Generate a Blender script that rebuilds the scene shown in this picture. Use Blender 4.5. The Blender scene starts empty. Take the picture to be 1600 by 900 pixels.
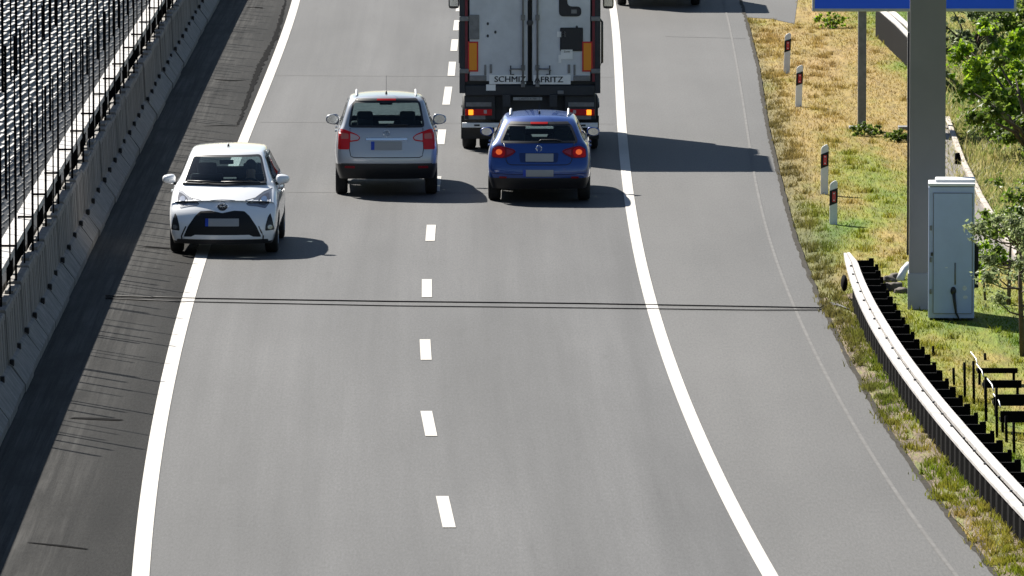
import bpy, bmesh, math, random
import numpy as np
from mathutils import Vector, Matrix
from mathutils.bvhtree import BVHTree
from mathutils.geometry import delaunay_2d_cdt
R = math.radians
random.seed(7); rng = np.random.default_rng(7)
sc = bpy.context.scene
COL = sc.collection

# ------------------------------------------------------------------ camera, sky, sun, exposure
F, CX, CY, CAMH = 13000.0, 800.0, 450.0, 11.3
TH = math.atan(1200.0/F)
cd = bpy.data.cameras.new('camera'); cam = bpy.data.objects.new('camera', cd); COL.objects.link(cam)
cd.sensor_width = 36.0; cd.lens = F/1600*36.0; cd.clip_start = 1.0; cd.clip_end = 3000
cam.location = (0, 0, CAMH); cam.rotation_euler = (math.pi/2-TH, 0, 0)
sc.camera = cam
SUNV = Vector((-0.68, 1.02, 1.0)).normalized()
EL = math.asin(SUNV.z); AZ = math.atan2(SUNV.x, SUNV.y)
w = bpy.data.worlds.new('World'); sc.world = w; w.use_nodes = True
nt = w.node_tree; bg = nt.nodes['Background']
sky = nt.nodes.new('ShaderNodeTexSky'); sky.sky_type = 'NISHITA'; sky.sun_disc = False
sky.sun_elevation = EL; sky.sun_rotation = AZ; sky.air_density = 1.0; sky.dust_density = 0.3; sky.ozone_density = 1.3
nt.links.new(sky.outputs[0], bg.inputs[0]); bg.inputs[1].default_value = 0.036
sd = bpy.data.lights.new('sun', 'SUN'); sd.energy = 4.6; sd.angle = R(0.5); sd.color = (1.0, 0.95, 0.87)
so = bpy.data.objects.new('sun', sd); COL.objects.link(so)
so.rotation_euler = (-SUNV).to_track_quat('-Z', 'Y').to_euler()
sc.view_settings.view_transform = 'Standard'; sc.view_settings.look = 'None'
sc.view_settings.exposure = 1.32; sc.view_settings.gamma = 1.0
sc.view_settings.use_curve_mapping = False

# ------------------------------------------------------------------ helpers
def at(px, py, z=0.0):
    """point of the place, at height z, that lies under a spot of the photograph"""
    dx, dy = (px-CX)/F, -(py-CY)/F
    d = Vector((dx, math.cos(TH)+dy*math.sin(TH), -math.sin(TH)+dy*math.cos(TH)))
    t = (z-CAMH)/d.z
    return Vector((d.x*t, d.y*t, z))

def tag(o, label=None, cat=None, group=None, kind=None):
    if label: o['label'] = label
    if cat: o['category'] = cat
    if group: o['group'] = group
    if kind: o['kind'] = kind
    return o
def thing(name, label, cat, loc=(0, 0, 0), rz=0, group=None):
    o = bpy.data.objects.new(name, None); COL.objects.link(o); o.empty_display_size = .2
    o.location = loc; o.rotation_euler = (0, 0, rz)
    return tag(o, label, cat, group)
def link_mesh(name, me, mat, parent=None):
    o = bpy.data.objects.new(name, me); COL.objects.link(o)
    if mat is not None and len(me.materials) == 0: me.materials.append(mat)
    if parent is not None: o.parent = parent
    return o
def from_bm(name, bm, mat, parent=None, smooth=False):
    me = bpy.data.meshes.new(name); bm.normal_update(); bm.to_mesh(me); bm.free()
    if smooth: me.polygons.foreach_set('use_smooth', [True]*len(me.polygons))
    return link_mesh(name, me, mat, parent)
def from_data(name, v, f, mat, parent=None, smooth=False):
    me = bpy.data.meshes.new(name); me.from_pydata([tuple(p) for p in v], [], [tuple(q) for q in f]); me.update()
    if smooth: me.polygons.foreach_set('use_smooth', [True]*len(me.polygons))
    return link_mesh(name, me, mat, parent)
def add_box(bm, c, s, rot=None, bevel=0.0):
    r = bmesh.ops.create_cube(bm, size=1.0); vs = r['verts']
    M = Matrix.Translation(c) @ (rot.to_4x4() if rot is not None else Matrix.Identity(4)) @ Matrix.Diagonal((s[0], s[1], s[2], 1))
    bmesh.ops.transform(bm, matrix=M, verts=vs)
    if bevel > 0:
        es = list({e for v in vs for e in v.link_edges})
        bmesh.ops.bevel(bm, geom=es, offset=bevel, segments=2, affect='EDGES', profile=.6)
def box(name, c, s, mat, parent=None, bevel=0.0, rot=None):
    bm = bmesh.new(); add_box(bm, c, s, rot, bevel); return from_bm(name, bm, mat, parent)
def add_tube(bm, pts, r, seg=8, cap=True):
    pts = [Vector(p) for p in pts]; rings = []
    rs = r if isinstance(r, (list, tuple)) else [r]*len(pts)
    for i, p in enumerate(pts):
        a = pts[max(i-1, 0)]; b = pts[min(i+1, len(pts)-1)]; d = (b-a).normalized()
        ref = Vector((0, 0, 1)) if abs(d.z) < .9 else Vector((1, 0, 0))
        u = d.cross(ref).normalized(); v = d.cross(u)
        rings.append([bm.verts.new(p+(u*math.cos(2*math.pi*k/seg)+v*math.sin(2*math.pi*k/seg))*rs[i]) for k in range(seg)])
    for a, b in zip(rings[:-1], rings[1:]):
        for k in range(seg): bm.faces.new((a[k], a[(k+1) % seg], b[(k+1) % seg], b[k]))
    if cap:
        bm.faces.new(rings[0][::-1]); bm.faces.new(rings[-1])
def tube(name, pts, r, mat, parent=None, seg=8):
    bm = bmesh.new(); add_tube(bm, pts, r, seg); return from_bm(name, bm, mat, parent, True)
def lathe_x(bm, prof, seg=32):
    """profile of (x, radius) turned round the x axis"""
    rings = []
    for x, r in prof:
        rings.append([bm.verts.new((x, r*math.cos(2*math.pi*k/seg), r*math.sin(2*math.pi*k/seg))) for k in range(seg)])
    for a, b in zip(rings[:-1], rings[1:]):
        for k in range(seg): bm.faces.new((a[k], a[(k+1) % seg], b[(k+1) % seg], b[k]))
    bm.faces.new(rings[0][::-1]); bm.faces.new(rings[-1])
def ellipsoid(bm, c, s, seg=16):
    r = bmesh.ops.create_uvsphere(bm, u_segments=seg, v_segments=seg//2+2, radius=1)
    bmesh.ops.transform(bm, matrix=Matrix.Translation(c) @ Matrix.Diagonal((s[0], s[1], s[2], 1)), verts=r['verts'])
def text(name, body, size, loc, mat, parent, depth=.004, rot=(math.pi/2, 0, 0), bold=0.0, sx=1.0):
    cu = bpy.data.curves.new(name, 'FONT'); cu.body = body; cu.size = size; cu.extrude = depth/2
    cu.align_x = 'CENTER'; cu.align_y = 'CENTER'; cu.offset = bold; cu.resolution_u = 3
    o = bpy.data.objects.new(name, cu); COL.objects.link(o)
    me = bpy.data.meshes.new_from_object(o.evaluated_get(bpy.context.evaluated_depsgraph_get()))
    bpy.data.objects.remove(o); bpy.data.curves.remove(cu)
    t = link_mesh(name, me, mat, parent); me.materials.clear(); me.materials.append(mat)
    t.location = loc; t.rotation_euler = rot; t.scale = (sx, 1, 1)
    return t
def inside(p, poly):
    x, y = p[0], p[1]; c = False; n = len(poly); j = n-1
    for i in range(n):
        xi, yi = poly[i][0], poly[i][1]; xj, yj = poly[j][0], poly[j][1]
        if (yi > y) != (yj > y) and x < (xj-xi)*(y-yi)/(yj-yi)+xi: c = not c
        j = i
    return c
def rounded(pts, r, n=4):
    out = []; N = len(pts)
    for i in range(N):
        p = Vector(pts[i]); a = Vector(pts[i-1]); b = Vector(pts[(i+1) % N])
        rr = min(r, (a-p).length*.45, (b-p).length*.45)
        p0 = p+(a-p).normalized()*rr; p1 = p+(b-p).normalized()*rr
        for k in range(n+1):
            t = k/n; out.append(tuple(p0*(1-t)**2+p*2*t*(1-t)+p1*t*t))
    return out
def mir(o): return [(-a, b) for a, b in o][::-1]
def shrink(o, d):
    """outline moved inwards by about d"""
    n = len(o); A = sum(o[i-1][0]*o[i][1]-o[i][0]*o[i-1][1] for i in range(n)); s = 1 if A > 0 else -1
    out = []
    for i in range(n):
        e1 = Vector(o[i])-Vector(o[i-1]); e2 = Vector(o[(i+1) % n])-Vector(o[i])
        if e1.length < 1e-6: e1 = e2
        if e2.length < 1e-6: e2 = e1
        t = (e1.normalized()+e2.normalized()); t = t.normalized() if t.length > 1e-6 else e1.normalized()
        out.append((o[i][0]-t.y*d*s, o[i][1]+t.x*d*s))
    return out

AX = {'rear': Vector((0, 1, 0)), 'front': Vector((0, -1, 0)), 'right': Vector((-1, 0, 0)), 'left': Vector((1, 0, 0))}
def proj(bvh, axis, a, b):
    d = AX[axis]
    o = Vector((a, 0, b))-d*12 if axis in ('rear', 'front') else Vector((0, a, b))-d*12
    h = bvh.ray_cast(o, d)
    if h[0] is None:
        h = bvh.find_nearest(o+d*10.6); p = h[0]
        return Vector((a, p.y, b)) if axis in ('rear', 'front') else Vector((p.x, a, b))
    return h[0]
def densify(o, res):
    out = []
    for i in range(len(o)):
        a = Vector(o[i]); b = Vector(o[(i+1) % len(o)]); n = max(1, int((b-a).length/res))
        for k in range(n): out.append(tuple(a+(b-a)*(k/n)))
    return out
def patch(bvh, outline, axis, name, mat, parent, off=.006, th=.014, res=.035, hole=None):
    """a slab that follows the body panel behind it, cut to the outline"""
    o = densify(outline, res); vs = [Vector(p) for p in o]; n0 = len(vs); ed = [(i, (i+1) % n0) for i in range(n0)]
    h = None
    if hole:
        h = densify(hole, res); k0 = len(vs); vs += [Vector(p) for p in h]; ed += [(k0+i, k0+(i+1) % len(h)) for i in range(len(h))]
    xs = [p[0] for p in o]; zs = [p[1] for p in o]
    x = min(xs)+res/2
    while x < max(xs):
        z = min(zs)+res/2
        while z < max(zs):
            if inside((x, z), o) and not (h and inside((x, z), h)): vs.append(Vector((x, z)))
            z += res
        x += res
    r = delaunay_2d_cdt(vs, ed, [], 0, 1e-5)
    v2, tri = r[0], r[2]; T = []
    for t in tri:
        c = (v2[t[0]]+v2[t[1]]+v2[t[2]])/3
        if inside(c, o) and not (h and inside(c, h)): T.append(list(t))
    d = AX[axis]; top = []; 
    for p in v2: top.append(proj(bvh, axis, p.x, p.y)-d*off)
    n = len(v2); V = top+[p+d*th for p in top]; Fc = []
    cnt = {}
    flip = None
    for t in T:
        nn = (top[t[1]]-top[t[0]]).cross(top[t[2]]-top[t[0]])
        if nn.dot(d) > 0: t = t[::-1]
        Fc.append(t); Fc.append([q+n for q in t[::-1]])
        for k in range(3): cnt[(t[k], t[(k+1) % 3])] = 1
    for (a, b) in list(cnt):
        if (b, a) not in cnt: Fc.append([b, a, a+n, b+n])
    return from_data(name, V, Fc, mat, parent)
def seam(bvh, pts, axis, mat, parent, r=.006, name='panel_gap', res=.05):
    q = []
    for a, b in zip(pts[:-1], pts[1:]):
        a = Vector(a); b = Vector(b); n = max(1, int((b-a).length/res))
        q += [a+(b-a)*(k/n) for k in range(n)]
    q.append(Vector(pts[-1]))
    return tube(name, [proj(bvh, axis, p.x, p.y) for p in q], r, mat, parent, 5)

# ------------------------------------------------------------------ materials
def nodes(name):
    m = bpy.data.materials.new(name); m.use_nodes = True
    return m, m.node_tree, m.node_tree.nodes['Principled BSDF']
def mat(name, col, rough=.5, metal=0.0, var=0.0, scale=8.0, bump=0.0, coat=0.0, spec=.5, emit=None, es=0.0, detail=4):
    m, t, p = nodes(name)
    p.inputs['Base Color'].default_value = (*col, 1); p.inputs['Roughness'].default_value = rough
    p.inputs['Metallic'].default_value = metal; p.inputs['Specular IOR Level'].default_value = spec
    p.inputs['Coat Weight'].default_value = coat; p.inputs['Coat Roughness'].default_value = .04
    if emit: p.inputs['Emission Color'].default_value = (*emit, 1); p.inputs['Emission Strength'].default_value = es
    if var > 0 or bump > 0:
        g = t.nodes.new('ShaderNodeNewGeometry')
        n = t.nodes.new('ShaderNodeTexNoise'); n.inputs['Scale'].default_value = scale; n.inputs['Detail'].default_value = detail
        n.inputs['Roughness'].default_value = .65
        t.links.new(g.outputs['Position'], n.inputs['Vector'])
        if var > 0:
            mr = t.nodes.new('ShaderNodeMapRange'); mr.inputs[1].default_value = .3; mr.inputs[2].default_value = .7
            mr.inputs[3].default_value = 1-var; mr.inputs[4].default_value = 1+var
            mx = t.nodes.new('ShaderNodeMix'); mx.data_type = 'RGBA'; mx.blend_type = 'MULTIPLY'; mx.inputs[0].default_value = 1
            mx.inputs[6].default_value = (*col, 1)
            t.links.new(n.outputs[0], mr.inputs[0]); t.links.new(mr.outputs[0], mx.inputs[7]); t.links.new(mx.outputs[2], p.inputs['Base Color'])
        if bump > 0:
            b = t.nodes.new('ShaderNodeBump'); b.inputs['Strength'].default_value = bump; b.inputs['Distance'].default_value = .02
            t.links.new(n.outputs[0], b.inputs['Height']); t.links.new(b.outputs[0], p.inputs['Normal'])
    return m
def lined(m, lining=(.03, .03, .032)):
    """painted panel outside, dark trim on its inner face"""
    t = m.node_tree; out = t.nodes['Material Output']; p = t.nodes['Principled BSDF']
    g = t.nodes.new('ShaderNodeNewGeometry'); d = t.nodes.new('ShaderNodeBsdfDiffuse'); d.inputs[0].default_value = (*lining, 1)
    x = t.nodes.new('ShaderNodeMixShader')
    t.links.new(g.outputs['Backfacing'], x.inputs[0]); t.links.new(p.outputs[0], x.inputs[1]); t.links.new(d.outputs[0], x.inputs[2])
    t.links.new(x.outputs[0], out.inputs[0]); return m
def glass(name, tint=(.76, .83, .84), refl=.06):
    m, t, p = nodes(name); out = t.nodes['Material Output']; t.nodes.remove(p)
    tr = t.nodes.new('ShaderNodeBsdfTransparent'); tr.inputs[0].default_value = (*tint, 1)
    gl = t.nodes.new('ShaderNodeBsdfGlossy'); gl.inputs['Roughness'].default_value = .03
    lw0 = t.nodes.new('ShaderNodeLayerWeight'); lw0.inputs[0].default_value = .5
    pw = t.nodes.new('ShaderNodeMath'); pw.operation = 'POWER'; pw.inputs[1].default_value = 4.5; t.links.new(lw0.outputs['Facing'], pw.inputs[0])
    lw = t.nodes.new('ShaderNodeMath'); lw.operation = 'MULTIPLY_ADD'; lw.inputs[1].default_value = .7; lw.inputs[2].default_value = .025; t.links.new(pw.outputs[0], lw.inputs[0])
    x = t.nodes.new('ShaderNodeMixShader')
    t.links.new(lw.outputs[0], x.inputs[0]); t.links.new(tr.outputs[0], x.inputs[1]); t.links.new(gl.outputs[0], x.inputs[2])
    t.links.new(x.outputs[0], out.inputs[0]); return m
class NB:
    """tiny node builder for the layered ground materials"""
    def __init__(s, m): s.m, s.t, s.p = m
    def n(s, typ, **kw):
        x = s.t.nodes.new(typ)
        for k, v in kw.items(): setattr(x, k, v)
        return x
    def l(s, a, b): s.t.links.new(a, b)
    def noise(s, vec, scale, detail=4, rough=.6, dist=0):
        x = s.n('ShaderNodeTexNoise'); x.inputs['Scale'].default_value = scale; x.inputs['Detail'].default_value = detail
        x.inputs['Roughness'].default_value = rough; x.inputs['Distortion'].default_value = dist; s.l(vec, x.inputs['Vector']); return x.outputs[0]
    def ramp(s, fac, stops):
        x = s.n('ShaderNodeValToRGB'); e = x.color_ramp.elements
        while len(e) < len(stops): e.new(.5)
        for q, (pos, c) in zip(e, stops): q.position = pos; q.color = (*c, 1) if len(c) == 3 else c
        s.l(fac, x.inputs[0]); return x.outputs[0]
    def mix(s, fac, a, b, mode='MIX'):
        x = s.n('ShaderNodeMix', data_type='RGBA', blend_type=mode)
        for v, i in ((fac, 0), (a, 6), (b, 7)):
            if isinstance(v, (int, float)): x.inputs[i].default_value = v
            elif isinstance(v, tuple): x.inputs[i].default_value = (*v, 1)
            else: s.l(v, x.inputs[i])
        return x.outputs[2]
    def rng(s, v, a, b, c, d):
        x = s.n('ShaderNodeMapRange'); s.l(v, x.inputs[0])
        for i, q in enumerate((a, b, c, d)): x.inputs[i+1].default_value = q
        return x.outputs[0]
    def scalev(s, vec, sx, sy, sz):
        x = s.n('ShaderNodeMapping'); x.inputs['Scale'].default_value = (sx, sy, sz); s.l(vec, x.inputs[0]); return x.outputs[0]
    def bump(s, h, st, dist):
        x = s.n('ShaderNodeBump'); x.inputs['Strength'].default_value = st; x.inputs['Distance'].default_value = dist
        s.l(h, x.inputs['Height']); s.l(x.outputs[0], s.p.inputs['Normal'])
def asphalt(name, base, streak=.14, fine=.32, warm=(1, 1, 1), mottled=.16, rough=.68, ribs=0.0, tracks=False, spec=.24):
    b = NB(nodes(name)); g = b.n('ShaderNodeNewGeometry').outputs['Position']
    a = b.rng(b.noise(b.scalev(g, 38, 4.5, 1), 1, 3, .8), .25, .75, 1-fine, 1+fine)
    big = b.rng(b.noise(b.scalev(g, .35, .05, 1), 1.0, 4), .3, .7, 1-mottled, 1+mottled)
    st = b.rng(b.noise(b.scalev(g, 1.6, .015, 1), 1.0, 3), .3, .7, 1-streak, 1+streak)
    c = b.mix(1.0, tuple(x*y for x, y in zip(base, warm)), a, 'MULTIPLY')
    c = b.mix(1.0, c, big, 'MULTIPLY'); c = b.mix(1.0, c, st, 'MULTIPLY')
    if tracks:
        uv = b.n('ShaderNodeUVMap').outputs[0]; sp = b.n('ShaderNodeSeparateXYZ'); b.l(uv, sp.inputs[0])
        w1 = b.n('ShaderNodeMath', operation='MULTIPLY_ADD'); b.l(sp.outputs[0], w1.inputs[0]); w1.inputs[1].default_value = 2*math.pi/1.72; w1.inputs[2].default_value = .6
        w2 = b.n('ShaderNodeMath', operation='SINE'); b.l(w1.outputs[0], w2.inputs[0])
        c = b.mix(1.0, c, b.rng(w2.outputs[0], -1, 1, .89, 1.06), 'MULTIPLY')
        c = b.mix(1.0, c, b.rng(b.noise(b.scalev(uv, 5.0, .03, 1), 1.0, 4, .7), .3, .7, .92, 1.08), 'MULTIPLY')
        c = b.mix(1.0, c, b.rng(b.noise(b.scalev(uv, .8, .05, 1), 1.0, 5, .65), .3, .7, .88, 1.12), 'MULTIPLY')
        c = b.mix(b.rng(b.noise(b.scalev(uv, 2.2, .25, 1), 1.3, 3, .5), .66, .74, 0, .35), c, (.04, .04, .04))
        edge = b.rng(sp.outputs[0], .1, .9, .82, 1.0); c = b.mix(1.0, c, edge, 'MULTIPLY')
    if ribs > 0:
        uv = b.n('ShaderNodeUVMap').outputs[0]
        w1f = b.rng(b.noise(b.scalev(uv, 11, .10, 1), 1.0, 4, .75), .38, .66, 0, 1)
        nz = b.rng(b.noise(b.scalev(uv, 1.2, .20, 1), 1.5, 4), .36, .58, .15, 1)
        sep = b.n('ShaderNodeSeparateXYZ'); b.l(uv, sep.inputs[0])
        m1 = b.rng(sep.outputs[0], 2.75, 1.75, 0, 1)
        k = b.n('ShaderNodeMath', operation='MULTIPLY'); b.l(nz, k.inputs[0]); b.l(m1, k.inputs[1])
        k2 = b.n('ShaderNodeMath', operation='MULTIPLY'); b.l(k.outputs[0], k2.inputs[0]); b.l(w1f, k2.inputs[1])
        c = b.mix(k2.outputs[0], c, tuple(x*3.4 for x in base))
        w2 = b.noise(b.scalev(uv, .25, 2.6, 1), 2.0, 3, .7)
        c = b.mix(b.rng(w2, .64, .69, 0, .5), c, tuple(x*.35 for x in base))
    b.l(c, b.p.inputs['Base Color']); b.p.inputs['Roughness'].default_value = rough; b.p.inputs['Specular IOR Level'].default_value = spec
    b.bump(b.noise(g, 90, 2, .7), .35, .006)
    return b.m
def paintline(name, col=(.47, .45, .415)):
    b = NB(nodes(name)); g = b.n('ShaderNodeNewGeometry').outputs['Position']
    c = b.mix(b.rng(b.noise(b.scalev(g, 30, 3, 1), 1, 4, .8), .56, .74, 0, .6), col, (.17, .165, .155))
    c = b.mix(b.rng(b.noise(b.scalev(g, 3, .5, 1), 1.2, 4, .7), .35, .75, 0, .45), c, (.33, .315, .285))
    b.l(c, b.p.inputs['Base Color']); b.p.inputs['Roughness'].default_value = .7; return b.m
def meadow(name, blade=False):
    """dry straw, olive and fresh green in patches, read from where the point stands"""
    b = NB(nodes(name)); g = b.n('ShaderNodeNewGeometry').outputs['Position']
    sep = b.n('ShaderNodeSeparateXYZ'); b.l(g, sep.inputs[0])
    far0 = b.rng(sep.outputs[1], 133, 152, .03, .22); fx = b.rng(sep.outputs[0], 7.4, 8.6, 1, -.25)
    mu = b.n('ShaderNodeMath', operation='MULTIPLY'); b.l(far0, mu.inputs[0]); b.l(fx, mu.inputs[1]); far = mu.outputs[0]
    v = b.scalev(g, .55, .10, 1)
    n1 = b.noise(v, 1.0, 6, .68)
    x = b.n('ShaderNodeMath', operation='ADD'); b.l(n1, x.inputs[0]); b.l(far, x.inputs[1])
    c = b.ramp(x.outputs[0], [(.28, (.035, .085, .006)), (.42, (.085, .145, .008)), (.54, (.165, .18, .016)), (.66, (.25, .185, .048)), (.85, (.29, .195, .07))])
    n2 = b.noise(b.scalev(g, 3.0, .30, 3), 1.2, 5, .75)
    c = b.mix(b.rng(n2, .52, .7, 0, .45), c, (.26, .205, .075) if blade else (.09, .065, .033))
    ee = b.n('ShaderNodeMath', operation='MULTIPLY_ADD'); b.l(sep.outputs[1], ee.inputs[0]); ee.inputs[1].default_value = -.0077; b.l(sep.outputs[0], ee.inputs[2])
    en = b.n('ShaderNodeMath', operation='MULTIPLY_ADD'); b.l(b.noise(b.scalev(g, 1.5, .2, 1), 1.2, 4, .7), en.inputs[0]); en.inputs[1].default_value = .9; b.l(ee.outputs[0], en.inputs[2])
    c = b.mix(b.rng(en.outputs[0], 4.15, 4.65, .8, 0), c, (.105, .095, .035))
    n3 = b.noise(b.scalev(g, 1, .13, 1), 9, 4, .75)
    c = b.mix(1.0, c, b.rng(n3, .25, .75, .6, 1.4), 'MULTIPLY')
    b.l(c, b.p.inputs['Base Color']); b.p.inputs['Roughness'].default_value = .85; b.p.inputs['Specular IOR Level'].default_value = .15
    if blade:
        out = b.t.nodes['Material Output']; tl = b.n('ShaderNodeBsdfTranslucent'); b.l(c, tl.inputs[0])
        x = b.n('ShaderNodeMixShader'); x.inputs[0].default_value = .5
        b.l(b.p.outputs[0], x.inputs[1]); b.l(tl.outputs[0], x.inputs[2]); b.l(x.outputs[0], out.inputs[0])
    else: b.bump(n3, .8, .08)
    return b.m
def earth(name):
    b = NB(nodes(name)); g = b.n('ShaderNodeNewGeometry').outputs['Position']
    n1 = b.noise(b.scalev(g, 2.2, .28, 1), 1.5, 6, .72)
    c = b.ramp(n1, [(.33, (.03, .022, .013)), (.43, (.10, .07, .038)), (.51, (.19, .14, .085)), (.56, (.15, .15, .028)), (.70, (.07, .10, .014))])
    n3 = b.noise(b.scalev(g, 1, .2, 1), 14, 4, .8)
    c = b.mix(1.0, c, b.rng(n3, .25, .75, .45, 1.6), 'MULTIPLY')
    b.l(c, b.p.inputs['Base Color']); b.p.inputs['Roughness'].default_value = .95; b.bump(n3, 1.0, .08); return b.m
def leafmat(name, c0, c1):
    b = NB(nodes(name)); g = b.n('ShaderNodeNewGeometry')
    ri = b.n('ShaderNodeTexNoise'); ri.inputs['Scale'].default_value = 9; ri.inputs['Detail'].default_value = 3; b.l(g.outputs['Position'], ri.inputs['Vector'])
    rr = b.n('ShaderNodeMath', operation='ADD'); b.l(ri.outputs[0], rr.inputs[0])
    r2 = b.rng(g.outputs['Random Per Island'], 0, 1, -.25, .25); b.l(r2, rr.inputs[1])
    c = b.mix(b.rng(rr.outputs[0], .25, .75, 0, 1), c0, c1)
    b.l(c, b.p.inputs['Base Color']); b.p.inputs['Roughness'].default_value = .5
    out = b.t.nodes['Material Output']; tl = b.n('ShaderNodeBsdfTranslucent'); b.l(c, tl.inputs[0])
    x = b.n('ShaderNodeMixShader'); x.inputs[0].default_value = .6
    b.l(b.p.outputs[0], x.inputs[1]); b.l(tl.outputs[0], x.inputs[2]); b.l(x.outputs[0], out.inputs[0])
    return b.m
def concrete(name, base):
    b = NB(nodes(name)); g = b.n('ShaderNodeNewGeometry').outputs['Position']
    n1 = b.noise(b.scalev(g, 3, 3, .35), 1.6, 5, .7); n2 = b.noise(g, 18, 4, .7)
    c = b.mix(1.0, base, b.rng(n1, .3, .7, .55, 1.35), 'MULTIPLY'); c = b.mix(1.0, c, b.rng(n2, .3, .7, .85, 1.15), 'MULTIPLY')
    b.l(c, b.p.inputs['Base Color']); b.p.inputs['Roughness'].default_value = .85; b.bump(n2, .4, .01); return b.m

M = {}
M['road'] = asphalt('road_asphalt', (.069, .069, .0695), tracks=True)
M['rshoulder'] = asphalt('shoulder_asphalt', (.081, .080, .078), streak=.05)
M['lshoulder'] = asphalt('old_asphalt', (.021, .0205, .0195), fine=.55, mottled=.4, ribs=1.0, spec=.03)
M['line'] = paintline('line_paint')
M['white_seam'] = mat('seam', (.088, .086, .083), .85, var=.3, scale=3)
M['joint'] = mat('paving_joint', (.046, .0455, .045), .8, var=.5, scale=3)
M['crumble'] = mat('crumbled_edge', (.040, .036, .029), .95, var=.6, scale=12, spec=.1)
M['tar'] = mat('tar', (.004, .004, .0045), .95, spec=.03)
M['concrete'] = concrete('barrier_concrete', (.20, .188, .172))
M['grass'] = meadow('verge_ground'); M['blade'] = meadow('grass_blades', True)
M['soil'] = earth('soil')
M['steel'] = mat('galvanised_steel', (.50, .51, .51), .5, .45, var=.15, scale=3)
M['rail_white'] = mat('galvanised_rail', (.46, .44, .42), .6, .1, var=.25, scale=3)
M['black_steel'] = mat('black_steel', (.0035, .0035, .004), .9, spec=.05)
M['dark_grey'] = mat('dark_grey', (.045, .047, .05), .6)
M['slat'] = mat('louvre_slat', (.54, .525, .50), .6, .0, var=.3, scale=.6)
M['slat_shade'] = mat('louvre_slat_shade', (.10, .10, .10), .7, var=.3, scale=2)  # slat colour darkened for the screen's shaded lower band
M['black'] = mat('matt_black', (.012, .012, .013), .6, spec=.3)
M['plastic'] = mat('black_plastic', (.016, .016, .018), .45)
M['rubber'] = mat('rubber', (.014, .014, .015), .8, var=.3, scale=20)
M['alloy'] = mat('alloy', (.45, .46, .48), .35, .9)
M['chrome'] = mat('chrome', (.75, .76, .78), .15, 1.0)
M['white_paint'] = lined(mat('white_car_paint', (.88, .89, .90), .3, coat=1.0))
M['silver_paint'] = lined(mat('silver_car_paint', (.42, .44, .475), .33, .35, coat=.9))
M['blue_paint'] = lined(mat('blue_car_paint', (.005, .050, .25), .38, .25, coat=1.0))
M['glass'] = glass('car_glass')
M['red_lens'] = mat('red_lens', (.62, .004, .008), .35, coat=.15, spec=.3)
M['dark_red_lens'] = mat('smoked_red_lens', (.22, .006, .014), .3, coat=.2, spec=.3)
M['clear_lens'] = mat('clear_lens', (.55, .42, .42), .2, coat=.8)
M['brake'] = mat('lit_brake_lamp', (.7, .03, .01), .2, emit=(1, .05, .01), es=.22)
M['core'] = mat('lamp_core_glow', (.6, .12, .03), .3, emit=(1, .16, .03), es=.22)
M['amber_lit'] = mat('lit_amber_lamp', (.9, .35, .02), .3, emit=(1, .35, .02), es=.6)
M['plate'] = mat('plate_grey', (.33, .33, .33), .5)
M['euro'] = mat('plate_blue', (.01, .05, .42), .5)
M['seat'] = mat('seat_fabric', (.025, .025, .028), .9)
M['dash'] = mat('dashboard', (.02, .02, .022), .7)
M['lamp_bowl'] = mat('lamp_bowl', (.30, .31, .33), .25, .7)
M['lens_grey'] = mat('lens_grey', (.09, .09, .10), .2, .3, coat=.6)
M['lens_dark'] = mat('lens_dark', (.05, .05, .06), .1, coat=1)
M['skin'] = mat('skin', (.45, .27, .19), .6); M['hair'] = mat('hair', (.02, .014, .01), .8); M['shirt'] = mat('shirt', (.05, .06, .09), .9)
M['door_grey'] = mat('door_paint', (.60, .62, .655), .5, var=.13, scale=1.6)
M['door_frame'] = mat('frame_red', (.17, .02, .03), .6, var=.2, scale=3)
M['truck_dark'] = mat('truck_dark', (.02, .023, .03), .55, var=.25, scale=4)
M['galv'] = mat('galv_fittings', (.20, .20, .205), .55, .4, var=.2, scale=9)
M['orange'] = mat('reflective_orange', (.85, .30, .01), .5)
M['red'] = mat('reflective_red', (.60, .02, .02), .5)
M['white'] = mat('white_sheet', (.86, .86, .85), .6, var=.06, scale=5)
M['ink'] = mat('lettering', (.02, .02, .025), .6)
M['blue_sign'] = mat('sign_blue', (.003, .115, 1.0), .5)
M['sign_edge'] = mat('sign_edge', (.42, .47, .52), .5, var=.1)
M['column'] = mat('column_paint', (.19, .184, .175), .55, .1, var=.08, scale=.8)
M['column_low'] = mat('column_base_paint', (.22, .24, .26), .55, .1, var=.1, scale=1.5)
M['cab'] = mat('cabinet_paint', (.45, .53, .72), .5, var=.08, scale=3)
M['reflector'] = mat('red_reflector', (.55, .02, .03), .25, coat=.5)
M['post_white'] = mat('post_white', (.72, .74, .76), .55, var=.08, scale=6)
M['bark'] = mat('bark', (.10, .075, .055), .9, var=.4, scale=14, bump=.5)
M['leaf_bright'] = leafmat('leaf_bright', (.07, .17, .006), (.34, .48, .025))
M['leaf_mid'] = leafmat('leaf_mid', (.05, .10, .010), (.19, .26, .04))
M['leaf_grey'] = leafmat('leaf_grey', (.14, .19, .085), (.30, .34, .16))
M['leaf_grass'] = leafmat('long_grass_leaf', (.11, .14, .03), (.36, .31, .14))
M['kerb'] = mat('kerb_stone', (.42, .37, .32), .85, var=.25, scale=4)
M['path'] = asphalt('path_asphalt', (.17, .155, .14))
M['rock'] = mat('rock', (.10, .085, .07), .9, var=.4, scale=9, bump=.6)

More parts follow.
